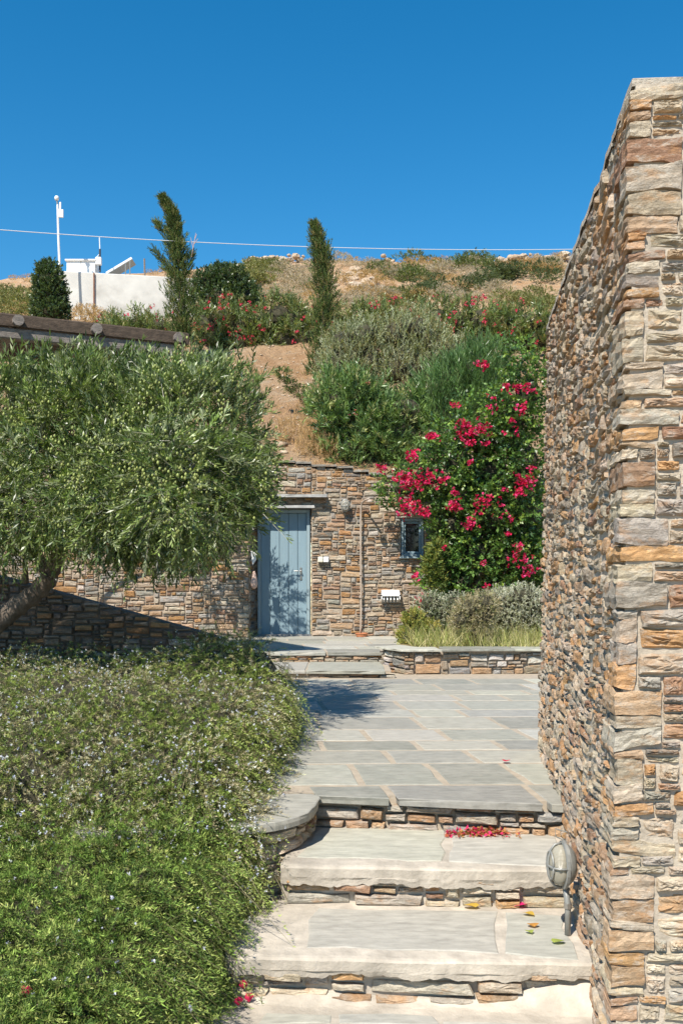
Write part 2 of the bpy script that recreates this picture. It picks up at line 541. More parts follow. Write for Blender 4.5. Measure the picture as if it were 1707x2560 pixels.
# ---- hillside
HY = [16.95, 17.6, 18.2, 22, 27, 28, 31, 36, 45, 60, 75, 84, 130, 260]
HZ = [2.65, 2.95, 3.35, 5.0, 7.2, 7.6, 8.2, 10.3, 12.9, 19.4, 24.9, 26.0, 23, 10]
def tz(x, y):
    x = np.asarray(x, float); y = np.asarray(y, float)
    z = np.interp(y, HY, HZ)
    s = np.clip((y - 40) / 30, 0, 1); s = s * s * (3 - 2 * s)
    z = z - .065 * np.maximum(0, -x - 4) * s
    a = np.clip((y - 18) / 8, 0, 1)
    z = z + a * (.28 * sn2(x * .55, y * .55, 1) + .12 * sn2(x * 1.9, y * 1.9, 3) + .06 * sn2(x * 5.3, y * 5.3, 8) - .20 * np.maximum(0, .35 - np.abs(sn2(x * 2.3, y * .7, 6))) + .025 * sn2(x * 14, y * 13, 2)) + np.clip((y - 50) / 25, 0, 1) * .5 * sn2(x * .22, y * .2, 5)
    return z
xs = np.concatenate([np.linspace(-160, -32, 24), np.linspace(-30, -6.4, 50), np.linspace(-6, 6, 121), np.linspace(6.4, 30, 50), np.linspace(32, 160, 24)])
ys = np.concatenate([np.linspace(16.95, 32, 90), np.linspace(32.4, 84, 100), np.linspace(86, 260, 30)])
X, Y = np.meshgrid(xs, ys)
Z = tz(X, Y)
Vh = np.c_[X.ravel(), Y.ravel(), Z.ravel()]
nx, ny = len(xs), len(ys)
ii = np.arange((ny - 1) * nx).reshape(ny - 1, nx)[:, :-1].ravel()
tag(link("hillside", mesh_np("hillside", Vh, np.c_[ii, ii + 1, ii + nx + 1, ii + nx], M_SOIL, smooth=True)), "dry ochre hillside rising behind the stone house", None, None, "structure")
def hill_at(x, y, y0=17.5, y1=90):
    d = at(x, y, 1.0); dz = d.z - EYE
    Ys = np.linspace(y0, y1, 3000)
    g_ = tz(d.x * Ys, Ys) - (EYE + dz * Ys)
    k = np.argmax(g_ > 0) if (g_ > 0).any() else len(Ys) - 1
    return Vector((d.x * Ys[k], Ys[k], float(tz(d.x * Ys[k], Ys[k]))))

# ---- upper terrace
WX = lambda y: .934 + .119 * (y - 3.5)        # foot of the tall wall on the right
g = np.random.default_rng(11)
TF = lambda x: 5.60 - .17 * (x + .15)          # front edge of the terrace
mb = MB()
mb.add([(-6, 5.66, .0), (-.16, TF(-.16) + .05, .0), (1.5, TF(1.5) + .05, .0), (1.5, 6.5, .0), (6, 6.5, .0), (6, 12.6, .0), (-6, 12.6, .0),
        (-6, 5.66, -.9), (-.16, TF(-.16) + .05, -.9), (1.5, TF(1.5) + .05, -.9), (1.5, 6.5, -.9), (6, 6.5, -.9), (6, 12.6, -.9), (-6, 12.6, -.9)],
       [tuple(range(7))] + [(i, i + 7, (i + 1) % 7 + 7, (i + 1) % 7) for i in range(7)])
terrace = mb.build("terrace", M_JOINT)
tag(terrace, "terrace paved with grey slate flags in front of the house", None, None, "structure")
TA = R(6.5)
def ter(u, v):     # paving grid: u across, v into the depth
    return (u * math.cos(R(1.5)) - v * math.sin(TA), 5.45 + u * math.sin(R(1.5)) + v * math.cos(TA))
v = -.02; row = 0
while v < 6.9:
    dv = g.uniform(.36, .72) if v > 0 else .40
    u = -1.9 + g.uniform(-.3, .2)
    while u < 3.4:
        du = g.uniform(.42, 1.0)
        jo = .021
        q = [ter(u + jo, v + jo), ter(u + du - jo, v + jo), ter(u + du - jo, v + dv - jo), ter(u + jo, v + dv - jo)]
        if row == 0:
            q[0] = (q[0][0], TF(q[0][0]) - .035); q[1] = (q[1][0], TF(q[1][0]) - .035)
        cx = sum(p[0] for p in q) / 4; cy = sum(p[1] for p in q) / 4
        ok = -1.3 < cx < 3.0 and cy < 12.0 and not (cy < 7.0 and cx > WX(cy) + .45)
        if ok and row == 0 and q[0][0] < -.16:
            if q[1][0] > .25: q[0] = (-.14, TF(-.14) - .035); q[3] = (-.19, q[3][1])
            else: ok = False
        if ok:
            if q[2][1] > 12.02 or q[3][1] > 12.02:
                q = [q[0], q[1], (q[2][0], min(q[2][1], 12.03)), (q[3][0], min(q[3][1], 12.03))]
            slab_mesh("paving_slab", q, .003 + abs(g.normal(0, .0010)), .042, M_SLAB, slab_col(g), g, .005, .16, terrace, over=(row == 0))
        u += du
    v += dv; row += 1

# ---- steps down towards the viewer
def stair_step(label, yf, yb, ztop, zbot, x0f, x0b, mort, slabs, seed, fillet=0.0, stone_h=.1):
    g = np.random.default_rng(seed)
    nu = 110
    def xl(s): return None
    V = []; prof_n = 11
    for i in range(nu):
        f = i / (nu - 1)
        xf = x0f + (WX(yf) + .12 - x0f) * f
        xb = x0b + (WX(yb) + .12 - x0b) * f
        y0 = yf - .05 * (xf - .2) + .008 * float(sn(xf * 5, seed)) + .004 * float(sn(xf * 17, seed + 3))
        mh = mort + .016 * float(sn(xf * 7.3, seed + 1)) + .010 * float(sn(xf * 31, seed + 2)) + .004 * float(sn(xf * 90, seed))
        dz = .004 * float(sn(xf * 6, seed + 5)) + .0015 * float(sn(xf * 60, seed + 8))
        bl = .010 * float(sn(xf * 9, seed + 6))
        # rounded end on the left
        e = max(0.0, 1 - (xf - x0f) / .10); rd = .05 * e * e
        pr = [(xb, yb + .08, ztop + dz * .3), (xf * .7 + xb * .3, y0 + .25, ztop + dz), (xf, y0 + .03 + rd, ztop + dz - .001 - rd * .2), (xf, y0 + .012 + rd, ztop + dz - .005 - rd * .3), (xf, y0 + .003 + rd, ztop - .014 - rd * .3),
              (xf, y0 + .004 - bl * .4 + rd, ztop - .055), (xf, y0 + .006 + bl * .5 + rd, ztop - mh * .7), (xf, y0 + .010 + rd, ztop - mh), (xf, y0 + .05 + rd, ztop - mh - .004), (xf, y0 + .062 + rd, ztop - mh - .03), (xf, y0 + .062 + rd, zbot - .2)]
        V += pr
    Fc = [(i * prof_n + k, (i + 1) * prof_n + k, (i + 1) * prof_n + k + 1, i * prof_n + k + 1) for i in range(nu - 1) for k in range(prof_n - 1)]
    Fc.append(tuple(range(prof_n)))
    o = link("stair_step", mesh_py("stair_step", V, [f[::-1] for f in Fc], M_STEPM, smooth=False))
    tag(o, label, None, None, "structure")
    for q in slabs:
        slab_mesh("step_slab", q, ztop + .004, .03, M_SLAB, slab_col(g) * 1.15, g, .010, .14, o)
    if stone_h > 0:
        x1 = WX(yf) + .05
        rects = pack(x1 - x0f - .02, (ztop - zbot) - mort + .05, g, (.035, .085), (2.2, 5.5), .42)
        def mp(u, v_, d): return (x0f + .02 + u, yf + .062 - .05 * (x0f + u - .2) - d, zbot - .01 + v_)
        lay_stones(o, rects, mp, g, PAL_FRONT, M_STONE, .005, (.012, .05), False, 60, .006)
    if fillet > 0:
        V = []; m = 8
        for i in range(nu):
            f = i / (nu - 1)
            xf = x0f + (WX(yf) + .1 - x0f) * f
            y0 = yf + .03 - .05 * (xf - .2)
            hgt = (.03 + .02 * float(sn(xf * 6, 9)) + fillet * max(0, (f - .6) / .4) ** 2)
            wd = .10 + .03 * float(sn(xf * 5, 3)) + .3 * fillet * max(0, (f - .6) / .4)
            for k in range(m):
                a = k / (m - 1) * math.pi / 2
                V.append((xf, y0 - wd * (1 - math.sin(a)) + (0 if k < m - 1 else .06), zbot - .004 + hgt * (1 - math.cos(a)) + .003 * float(sn(xf * 15 + k, 1))))
        Fc = [(i * m + k, (i + 1) * m + k, (i + 1) * m + k + 1, i * m + k + 1) for i in range(nu - 1) for k in range(m - 1)]
        link("mortar_fillet", mesh_py("mortar_fillet", V, Fc, M_STEPM, smooth=True), o)
    return o
def quad_on(z, *pts):
    return [tuple(on_plane(x, y, z)[:2]) for x, y in pts]
Z1, Z2, Z3 = -.18, -.377, -.57
stair_step("top step below the terrace, two slate slabs in pale mortar", 4.82, 5.56, Z1, Z2, -.30, -.21, .095,
           [quad_on(Z1, (682, 1968), (1010, 1978), (1022, 1908), (738, 1902)), quad_on(Z1, (1030, 1979), (1284, 1992), (1272, 1918), (1040, 1909))], 21)
stair_step("middle step with one long slate slab and a short one", 4.17, 4.86, Z2, Z3, -.50, -.46, .080,
           [quad_on(Z2, (700, 2176), (1140, 2190), (1142, 2093), (728, 2088)), quad_on(Z2, (1160, 2190), (1326, 2206), (1296, 2103), (1158, 2096))], 22, fillet=.14)
stair_step("lowest step at the bottom edge, grey slabs in mortar", 3.0, 4.3, Z3, -.80, -.6, -.52, .10,
           [quad_on(Z3, (590, 2352), (758, 2352), (762, 2332), (610, 2330)), quad_on(Z3, (778, 2352), (1005, 2354), (998, 2334), (780, 2332)), quad_on(Z3, (1020, 2420), (1280, 2420), (1255, 2352), (1015, 2350)),
            quad_on(Z3, (560, 2460), (758, 2470), (758, 2362), (585, 2360)), quad_on(Z3, (778, 2470), (1000, 2475), (1003, 2364), (778, 2362))], 23, stone_h=0)
mb = MB().box((.3, 1.2, -.87), (6, 4.2, .14)); tag(mb.build("path", M_GROUND), "earth path below the steps", None, None, "structure")

# riser stones under the terrace edge
riser = thing("riser_wall", (.5, 5.62, Z1), "low rubble riser of brown stones under the terrace edge", "wall")
g = np.random.default_rng(31)
rects = pack(1.42, .155, g, (.035, .085), (1.6, 4.5), .28)
def mp(u, v_, d): return (-.17 + u, TF(-.17 + u) + .03 - d, Z1 - .012 + v_)
lay_stones(riser, rects, mp, g, [((.42, .27, .16), 5), ((.36, .24, .16), 4), ((.40, .35, .28), 3), ((.33, .31, .28), 2)], M_STONE, .005, (.012, .04), False, 90, .005)
mb = MB().box((.5, 5.70, Z1 + .06), (1.5, .08, .18)); mb.build("mortar_core", M_MORTAR, riser)

# ---- curved retaining wall left of the steps
g = np.random.default_rng(32)
ctr = [(-.155, 5.75), (-.15, 5.5), (-.165, 5.3), (-.215, 5.14), (-.31, 5.02), (-.44, 4.94), (-.62, 4.88), (-.9, 4.82), (-1.3, 4.78)]
cv = [Vector((*c, 0)) for c in ctr]
acc = [0]
for i in range(1, len(cv)): acc.append(acc[-1] + (cv[i] - cv[i - 1]).length)
def along(u):
    u = min(max(u, 0), acc[-1] - 1e-4)
    i = int(np.searchsorted(acc, u, 'right') - 1); i = min(i, len(cv) - 2)
    f = (u - acc[i]) / (acc[i + 1] - acc[i])
    t0 = (cv[i + 1] - cv[i]).normalized()
    return cv[i].lerp(cv[i + 1], f), Vector((-t0.y, t0.x, 0))
retain = thing("retaining_wall", (-.3, 5.05, Z2), "curved stone retaining wall with slate cap left of the steps", "wall")
def mp(u, v_, d):
    p, nn = along(u)
    q = p - nn * (-.03) - nn * 0 + (-nn) * 0
    q = p + nn * (d - .03)
    return (q.x, q.y, -.62 + v_)
nn_test = along(.9)[1]
SGN = 1 if nn_test.y < 0 or nn_test.x > 0 else -1
def mp(u, v_, d):
    p, nn = along(u)
    q = p + nn * SGN * (d - .03)
    return (q.x, q.y, -.62 + v_)
rects = pack(acc[-1] - .02, .575, g, (.035, .10), (1.4, 3.6), .26)
lay_stones(retain, rects, mp, g, PAL_FRONT, M_STONE, .005, (.012, .045), False, 120, .006)
V = []; Fc = []
for i in range(40):
    p, nn = along(acc[-1] * i / 39)
    q = p - nn * SGN * .035; r_ = p - nn * SGN * .12
    V += [(q.x, q.y, -.9), (q.x, q.y, -.05), (r_.x, r_.y, -.05)]
Fc = [(i * 3 + k, i * 3 + k + 1, i * 3 + 4 + k, i * 3 + 3 + k) for i in range(39) for k in range(2)]
link("mortar_core", mesh_py("mortar_core", V, Fc, M_MORTAR), retain, tuple(-c for c in retain.location))
edge = [along(acc[-1] * i / 22) for i in range(23)]
poly = [(p.x + nn.x * SGN * .025, p.y + nn.y * SGN * .025) for p, nn in edge if p.y < 5.62] + [(-1.3, 5.62), (-.17, 5.62)]
slab_mesh("cap_slab", poly, .002, .045, M_SLAB, np.array((.335, .32, .272)), g, .008, .10, retain, over=True)

# ================================================================== TALL WALL ON THE RIGHT
g = np.random.default_rng(41)
Z0 = -.80; WT = 3.0
wall_r = thing("stone_wall", (1.0, 3.5, Z3), "tall wall of stacked schist blocks filling the right edge", "wall")
C0 = Vector((WX(3.5), 3.5, 0)); SD = Vector((.119, 1, 0)).normalized(); FD = Vector((1, -.06, 0)).normalized()
SN = Vector((-SD.y, SD.x, 0)); FN = Vector((FD.y, -FD.x, 0))
SLEN = 3.53; FLEN = .55
BAT = .021
def side_map(u, v_, d):
    z = Z0 + v_
    p = C0 + SD * u - SN * (BAT * (z + .6)) + SN * (d - .03) + FN * (-.0)
    return (p.x, p.y, z)
def front_map(u, v_, d):
    z = Z0 + v_
    p = C0 + FD * u - SN * (BAT * (z + .6)) + FN * (d - .03)
    return (p.x, p.y, z)
HW = WT - Z0 - .05
# mortar core
cor = [C0 - SN * .0, C0 + SD * SLEN, C0 + SD * SLEN + FD * FLEN, C0 + FD * FLEN]
V = []
for z in (Z0 - .15, WT - .04):
    for k, p in enumerate(cor):
        q = p - SN * (BAT * (z + .6)) - SN * .026 - FN * .014 if k < 2 else p - SN * (BAT * (z + .6)) - FN * .014
        if k == 1: q = q + FN * .07
        if k == 2: q = q + FN * .07
        V.append(Vector((q.x, q.y, z)))
mb = MB().add(V, [(0, 1, 5, 4), (1, 2, 6, 5), (2, 3, 7, 6), (3, 0, 4, 7), (4, 5, 6, 7)])
mb.build("mortar_core", M_MORTAR, wall_r)
# front stones; quoins wrap round the corner
rects = pack(FLEN, HW, g, (.026, .10), (1.3, 4.0), .24, wmin=.05)
quoin = [r for r in rects if r[0] < .005]
rest = [r for r in rects if r[0] >= .005]
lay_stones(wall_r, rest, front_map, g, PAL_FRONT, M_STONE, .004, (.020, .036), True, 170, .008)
qg = np.random.default_rng(43)
for (u0, u1, v0, v1) in quoin:
    wd = u1 - u0; h = v1 - v0 - .004; dp = qg.uniform(.14, .34)
    colr = pick(PAL_FRONT, qg)
    nx_, ny_, nz_ = max(5, int(wd / .028)), max(5, int(dp / .035)), max(4, int(h / .016))
    # rounded box shell mapped onto the two faces
    V = []; Fc = []; idx = {}
    pu, pd = qg.uniform(-.004, .007), qg.uniform(-.010, .008)
    skew = qg.normal(0, .06); ph = qg.uniform(0, 20)
    def vert(a, b_, c):
        key = (a, b_, c)
        if key in idx: return idx[key]
        x = a / nx_ * 2 - 1; y = b_ / ny_ * 2 - 1; z = c / nz_ * 2 - 1
        rr = .005
        ex, ey, ez = (max(0, abs(x) * wd / 2 - (wd / 2 - rr)) / rr), (max(0, abs(y) * dp / 2 - (dp / 2 - rr)) / rr), (max(0, abs(z) * h / 2 - (h / 2 - rr)) / rr)
        s = math.sqrt(ex * ex + ey * ey + ez * ez)
        k = 1 if s <= 1 else 1 / s
        hx = math.copysign(min(abs(x) * wd / 2, wd / 2 - rr) + ex * rr * k, x) if ex or s else x * wd / 2
        hy = math.copysign(min(abs(y) * dp / 2, dp / 2 - rr) + ey * rr * k, y) if ey or s else y * dp / 2
        hz = math.copysign(min(abs(z) * h / 2, h / 2 - rr) + ez * rr * k, z) if ez or s else z * h / 2
        if abs(x) < 1 and not ex: hx = x * wd / 2
        if abs(y) < 1 and not ey: hy = y * dp / 2
        if abs(z) < 1 and not ez: hz = z * h / 2
        u = wd / 2 + hx; dd = dp / 2 + hy; vv = (v0 + v1) / 2 + hz * (1 + .10 * math.sin(u * 19 + ph) + .07 * math.sin(u * 53 + ph * 3 + dd * 31)) + skew * hx + .004 * math.sin(dd * 37 + ph)
        nz1 = .0022 * math.sin(vv * 190 + ph + u * 14) + .003 * math.sin(u * 33 + vv * 60 + ph * 2) + .003 * math.sin(dd * 45 + ph)
        zz = Z0 + vv + .008 * float(sn(u * 3.1, 1.7))
        p = C0 + FD * (u - .002) + SD * dd
        p = p + FN * (pu + nz1 if y < 0 else 0) * 1.0 + SN * ((pd + nz1) if x < 0 else 0)
        p = p - SN * (BAT * (zz + .6))
        jj = qg.normal(0, .0013, 3)
        idx[key] = len(V); V.append((p.x + jj[0], p.y + jj[1], zz + jj[2])); return idx[key]
    for a in range(nx_):
        for c in range(nz_):
            Fc.append((vert(a, 0, c), vert(a + 1, 0, c), vert(a + 1, 0, c + 1), vert(a, 0, c + 1)))
    for b_ in range(ny_):
        for c in range(nz_):
            Fc.append((vert(0, b_ + 1, c), vert(0, b_, c), vert(0, b_, c + 1), vert(0, b_ + 1, c + 1)))
    for a in range(nx_):
        for b_ in range(ny_):
            Fc.append((vert(a, b_, nz_), vert(a + 1, b_, nz_), vert(a + 1, b_ + 1, nz_), vert(a, b_ + 1, nz_)))
            Fc.append((vert(a, b_ + 1, 0), vert(a + 1, b_ + 1, 0), vert(a + 1, b_, 0), vert(a, b_, 0)))
    V = np.array(V); c = V.mean(0)
    link("corner_stone", mesh_py("corner_stone", V - c, Fc, M_STONE, np.tile(colr, (len(V), 1))), wall_r, tuple(c - np.array(wall_r.location)))
rects = pack(SLEN - .22, HW, g, (.026, .09), (1.5, 4.4), .34, wmin=.05)
rects = [(a + .22, b_ + .22, c, d) for a, b_, c, d in rects]
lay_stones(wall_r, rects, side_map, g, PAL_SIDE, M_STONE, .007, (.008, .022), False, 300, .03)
# thin cap slabs
u = .03
while u < SLEN - .05:
    du = min(g.uniform(.35, .7), SLEN - u)
    poly = []
    for (uu, ww) in ((u + .004, .012), (u + du - .004, .012), (u + du - .004, .55), (u + .004, .55)):
        p = C0 + SD * uu - SN * (BAT * (WT + .6)) + FD * ww + FN * .004
        poly.append((p.x, p.y))
    slab_mesh("cap_slab", poly, WT + g.normal(0, .006) - .012, .03, M_STONE, np.array((.54, .48, .39)) * g.uniform(.85, 1.1), g, .004, .07, wall_r)
    u += du

# ================================================================== HOUSE
HZ0 = .22                                   # landing level
YD = 16.8                                   # plane of the door
YR = YD - .15                               # face of the wall right of the door
YL = YD - .55                               # face of the wall left of the door
LF = 13.2                                   # front edge of the landing
house = thing("stone_house", (0, YD, HZ0), "low stone house with blue door set into the hillside", "house")
g = np.random.default_rng(51)
dx0, dx1 = at(592, 0, YD).x, at(712, 0, YD).x
dtop = at(0, 1170, YD).z
wx0, wx1 = at(921, 0, YR).x, at(973, 0, YR).x
wz0, wz1 = at(0, 1278, YR).z, at(0, 1190, YR).z
XR0 = dx1 + .03
def topR(u):
    x = XR0 + u
    return float(np.interp(x, [-1.5, -1.4, -.6, .1, .75, 4.5], [3.17, 3.16, 3.09, 3.02, 2.90, 2.60])) - HZ0
ZB = HZ0 - .35
def map_r(u, v_, d): return (XR0 + u, YR + .02 - d, ZB + v_)
LWR = 3.9
opens = [(wx0 - XR0 - .01, wx1 - XR0 + .01, wz0 - ZB, wz1 - ZB + .0)]
lint = at(0, 1137, YR).z
rects = pack(LWR, 3.4, g, (.024, .115), (1.7, 4.8), .36, wmin=.05)
rects = topcut(cut(rects, opens), lambda u: topR(u) + .35)
lay_stones(house, rects, map_r, g, PAL_FAC, M_STONE_F, .005, (.010, .032), False, 300, .012)
# stones above the door
XA = dx0 - .22
def map_a(u, v_, d): return (XA + u, YR + .02 - d, dtop + .06 + v_)
rects = topcut(pack(XR0 - XA - .005, 1.2, g, (.03, .11), (1.5, 3.6), .30), lambda u: topR(XA + u - XR0) + HZ0 - dtop - .06)
z_a = lint - dtop - .06
rects = cut(rects, [(0, XR0 - XA, z_a - .035, z_a + .01)])
lay_stones(house, rects, map_a, g, PAL_FAC, M_STONE_F, .005, (.010, .032), False, 120, .008)
# left wall, standing forward of the door
XL1 = at(572, 0, YL).x
LL = 4.6
def map_l(u, v_, d): return (XL1 - LL + u, YL + .02 - d, ZB + v_)
rects = topcut(pack(LL, 3.4, g, (.026, .12), (1.7, 4.8), .38, wmin=.05), lambda u: 3.16 - ZB)
lay_stones(house, rects, map_l, g, PAL_FAC, M_STONE_F, .005, (.010, .032), False, 300, .012)
# jamb between left wall and door
def map_j(u, v_, d): return (XL1 - .02 + d, YL + .03 + u, ZB + v_)
rects = pack(YD - YL - .06, 3.2, g, (.04, .12), (1.2, 3), .3)
lay_stones(house, rects, map_j, g, PAL_FAC, M_STONE_F, .006, (.0, .02), False, 100, .006)
def map_j2(u, v_, d): return (XL1 - .05 + u, YD + .04 - d, ZB + v_)
rects = pack(dx0 - XL1 + .07, 3.0, g, (.04, .12), (1.0, 2), .2, wmin=.04)
lay_stones(house, rects, map_j2, g, PAL_FAC, M_STONE_F, .004, (.0, .02), False, 60, .006)
def map_j3(u, v_, d): return (XR0 + .0 - d, YR + .03 + u, ZB + v_)
lay_stones(house, pack(.2, dtop - ZB, g, (.05, .12), (1.0, 2), .2), map_j3, g, PAL_FAC, M_STONE_F, .004, (.0, .012), False, 40, .004)
# mortar core: wall bodies with openings left free
mb = MB()
def cbox(x0, x1, y0, y1, z0, z1): mb.box(((x0 + x1) / 2, (y0 + y1) / 2, (z0 + z1) / 2), (x1 - x0, y1 - y0, z1 - z0))
cbox(XL1 - LL - .2, XL1 - .03, YL + .024, 17.1, -.3, 3.08)
cbox(XL1 - .031, dx0 - .001, YD + .045, 17.1, -.3, 3.06)
cbox(dx0 - .002, dx1 + .001, YD + .09, 17.1, -.3, dtop)
cbox(XL1 - .03, XR0 - .002, YR + .024, 17.12, dtop + .05, 2.96)
cbox(XR0, wx0 - .012, YR + .024, 17.11, -.3, 2.82)
cbox(wx0 - .012, wx1 + .012, YR + .024, 17.1, -.3, wz0 - .002)
cbox(wx0 - .012, wx1 + .012, YR + .024, 17.1, wz1 + .002, 2.74)
cbox(wx1 + .012, XR0 + LWR, YR + .024, 17.11, -.3, 2.5)
cbox(wx0 - .02, wx1 + .02, YR + .30, 17.09, wz0 - .1, wz1 + .1)
mb.build("mortar_core", M_MORTAR_D, house)
# slabs over the door
for (xa, xb, zt, out, th) in ((at(606, 0, YR).x, at(752, 0, YR).x, lint, .17, .045), (at(580, 0, YR).x, at(722, 0, YR).x, dtop + .055, .10, .045)):
    slab_mesh("lintel_slab", [(xa, YR - out), (xb, YR - out + .01), (xb + .01, YR + .2), (xa, YR + .2)], zt, th, M_SLAB, np.array((.36, .35, .33)), g, .006, .15, house, over=True)
# thin flat coping along the top
x = XL1
while x < 3.0:
    du = g.uniform(.25, .5)
    tt = topR(x + du / 2 - XR0) + HZ0
    slab_mesh("coping_stone", [(x, YR - .03), (x + du - .012, YR - .03), (x + du - .012, YR + .4), (x, YR + .4)], tt + .035 + g.normal(0, .006), .035, M_STONE_F, np.array((.30, .27, .225)) * g.uniform(.8, 1.2), g, .012, .1, house, over=True)
    x += du
# the door
door = MB().box(((dx0 + dx1) / 2, YD + .06, (HZ0 + dtop) / 2), (dx1 - dx0 - .12, .03, dtop - HZ0 - .06)).build("door", M_BLUE, house)
inx0, inx1 = dx0 + .055, dx1 - .055
npl = 5
for i in range(npl):
    a = inx0 + (inx1 - inx0) * i / npl; b_ = inx0 + (inx1 - inx0) * (i + 1) / npl
    m_ = MB().box(((a + b_) / 2, YD + .035, (HZ0 + .02 + dtop - .06) / 2), (b_ - a - .007, .026, dtop - HZ0 - .085), bev=.004)
    o = m_.build("plank", M_BLUE, door, world=False); o.location = tuple(-c for c in house.location) if False else (0, 0, 0)
mb = MB()
mb.box((dx0 + .0275, YD + .01, (HZ0 + dtop) / 2), (.055, .10, dtop - HZ0), bev=.005)
mb.box((dx1 - .0275, YD + .01, (HZ0 + dtop) / 2), (.055, .10, dtop - HZ0), bev=.005)
mb.box(((dx0 + dx1) / 2, YD + .011, dtop - .03), (dx1 - dx0 - .112, .098, .06), bev=.005)
mb.build("door_frame", M_BLUE2, house)
hx = at(691, 0, YD).x; hz = at(0, 1315, YD).z
mb = MB().box((hx, YD + .017, hz - .02), (.035, .010, .22), bev=.004)
mb.tube([(hx, YD + .015, hz + .03), (hx, YD - .035, hz + .03)], .009, 8)
mb.tube([(hx + .008, YD - .035, hz + .03), (hx - .05, YD - .037, hz + .03), (hx - .11, YD - .033, hz + .028)], .008, 8)
mb.lathe([(.014, 0), (.014, .012)], 10, (hx, YD + .012, hz - .09), M=Matrix.Rotation(R(90), 3, 'X'))
mb.build("door_handle", M_STEEL, house)
slab_mesh("threshold", [(dx0 - .02, YD - .12), (dx1 + .02, YD - .12), (dx1 + .02, YD + .1), (dx0 - .02, YD + .1)], HZ0 + .03, .05, M_SLAB, np.array((.2, .2, .2)), g, .004, .2, house)
# the window
win = MB()
zc = (wz0 + wz1) / 2; xc = (wx0 + wx1) / 2; yw = YR + .10
for (cx, cz, sx, sz) in ((wx0 + .02, zc, .04, wz1 - wz0), (wx1 - .02, zc, .04, wz1 - wz0), (xc, wz1 - .0225, wx1 - wx0 - .082, .045), (xc, wz0 + .0225, wx1 - wx0 - .082, .045)):
    win.box((cx, yw, cz), (sx, .09, sz), bev=.004)
win = win.build("window", M_BLUE2, house)
mb = MB()
for (cx, cz, sx, sz) in ((wx0 + .062, zc, .036, wz1 - wz0 - .1), (wx1 - .062, zc, .036, wz1 - wz0 - .1), (xc, wz1 - .068, wx1 - wx0 - .17, .04), (xc, wz0 + .068, wx1 - wx0 - .17, .04)):
    mb.box((cx, yw + .015, cz), (sx, .05, sz), bev=.004)
mb.build("sash", M_BLUE, win, world=False)
MB().box((xc, yw + .03, zc), (wx1 - wx0 - .14, .008, wz1 - wz0 - .15)).build("pane", M_GLASS, win, world=False)
MB().box((xc, YR + .01, wz0 - .018), (wx1 - wx0 + .06, .14, .03), bev=.006).build("sill", M_BLUE2, win, world=False)
for o in list(door.children) + list(win.children): o.location = (0, 0, 0)

# ---- landing with two low steps
g = np.random.default_rng(61)
mb = MB()
mb.box((-1.7, (LF + 17.0) / 2 + .03, HZ0 / 2 - .25), (6.0, 17.0 - LF, HZ0 + .5))
landing = mb.build("landing", M_JOINT)
tag(landing, "flagged landing in front of the blue door", None, None, "structure")
v = LF
r_i = 0
while v < 16.6:
    dv = g.uniform(.45, .75); u = -2.2 + g.uniform(0, .4)
    while u < 1.3:
        du = g.uniform(.6, 1.1)
        q = [(u + .015, v - (.03 if r_i == 0 else -.015)), (u + du - .015, v - (.03 if r_i == 0 else -.015)), (u + du - .015 - .04, min(v + dv - .015, 16.68)), (u + .015 - .04, min(v + dv - .015, 16.68))]
        slab_mesh("paving_slab", q, HZ0 + .003 + abs(g.normal(0, .001)), .045, M_SLAB, slab_col(g), g, .005, .16, landing, over=(r_i == 0))
        u += du
    v += dv; r_i += 1
st = MB().box((-1.2, 12.65, .02), (3.6, 1.2, .13)).build("stair_step", M_JOINT)
tag(st, "low slate step between terrace and landing", None, None, "structure")
u = -1.5
while u < .55:
    du = min(g.uniform(.7, 1.2), .62 - u)
    if du < .1: break
    slab_mesh("step_slab", [(u + .01, 12.0 - .06 * u - .03), (u + du - .01, 12.0 - .06 * (u + du) - .03), (u + du - .01, 13.2), (u + .01, 13.2)], .093, .04, M_SLAB, slab_col(g), g, .006, .14, st, over=True)
    u += du
def mp(u, v_, d): return (-1.6 + u, 12.04 - .06 * (-1.6 + u) - d, -.01 + v_)
lay_stones(st, pack(2.25, .07, g, (.025, .06), (2.5, 6), .3), mp, g, PAL_FAC, M_STONE_F, .004, (.01, .03), False, 60, .003)
def mp(u, v_, d): return (-1.6 + u, LF + .01 - d, .085 + v_)
lay_stones(landing, pack(2.3, .1, g, (.025, .06), (2.5, 6), .3), mp, g, PAL_FAC, M_STONE_F, .004, (.01, .03), False, 60, .003)

# ---- planter wall right of the steps
g = np.random.default_rng(62)
plw = thing("planter_wall", (1.8, 12.5, 0), "low planter wall with pale blocks and slate coping", "wall")
pa = Vector((.50, 12.95, 0)); pb = Vector((.78, 12.42, 0)); pc = Vector((4.2, 12.62, 0))
PH = .315
def seg_map(a, b_):
    dd = (b_ - a).normalized(); nn = Vector((dd.y, -dd.x, 0))
    def f(u, v_, d):
        p = a + dd * u + nn * (d - .03); return (p.x, p.y, -.01 + v_)
    return f, (b_ - a).length
PALP = [((.36, .29, .21), 5), ((.40, .35, .28), 4), ((.40, .26, .15), 4), ((.31, .30, .28), 4), ((.62, .57, .50), 2)]
for a, b_ in ((pa, pb), (pb, pc)):
    f, L_ = seg_map(a, b_)
    lay_stones(plw, pack(L_, PH - .04, g, (.03, .15), (1.3, 3.5), .34), f, g, PALP, M_STONE_F, .005, (.012, .04), False, 150, .006)
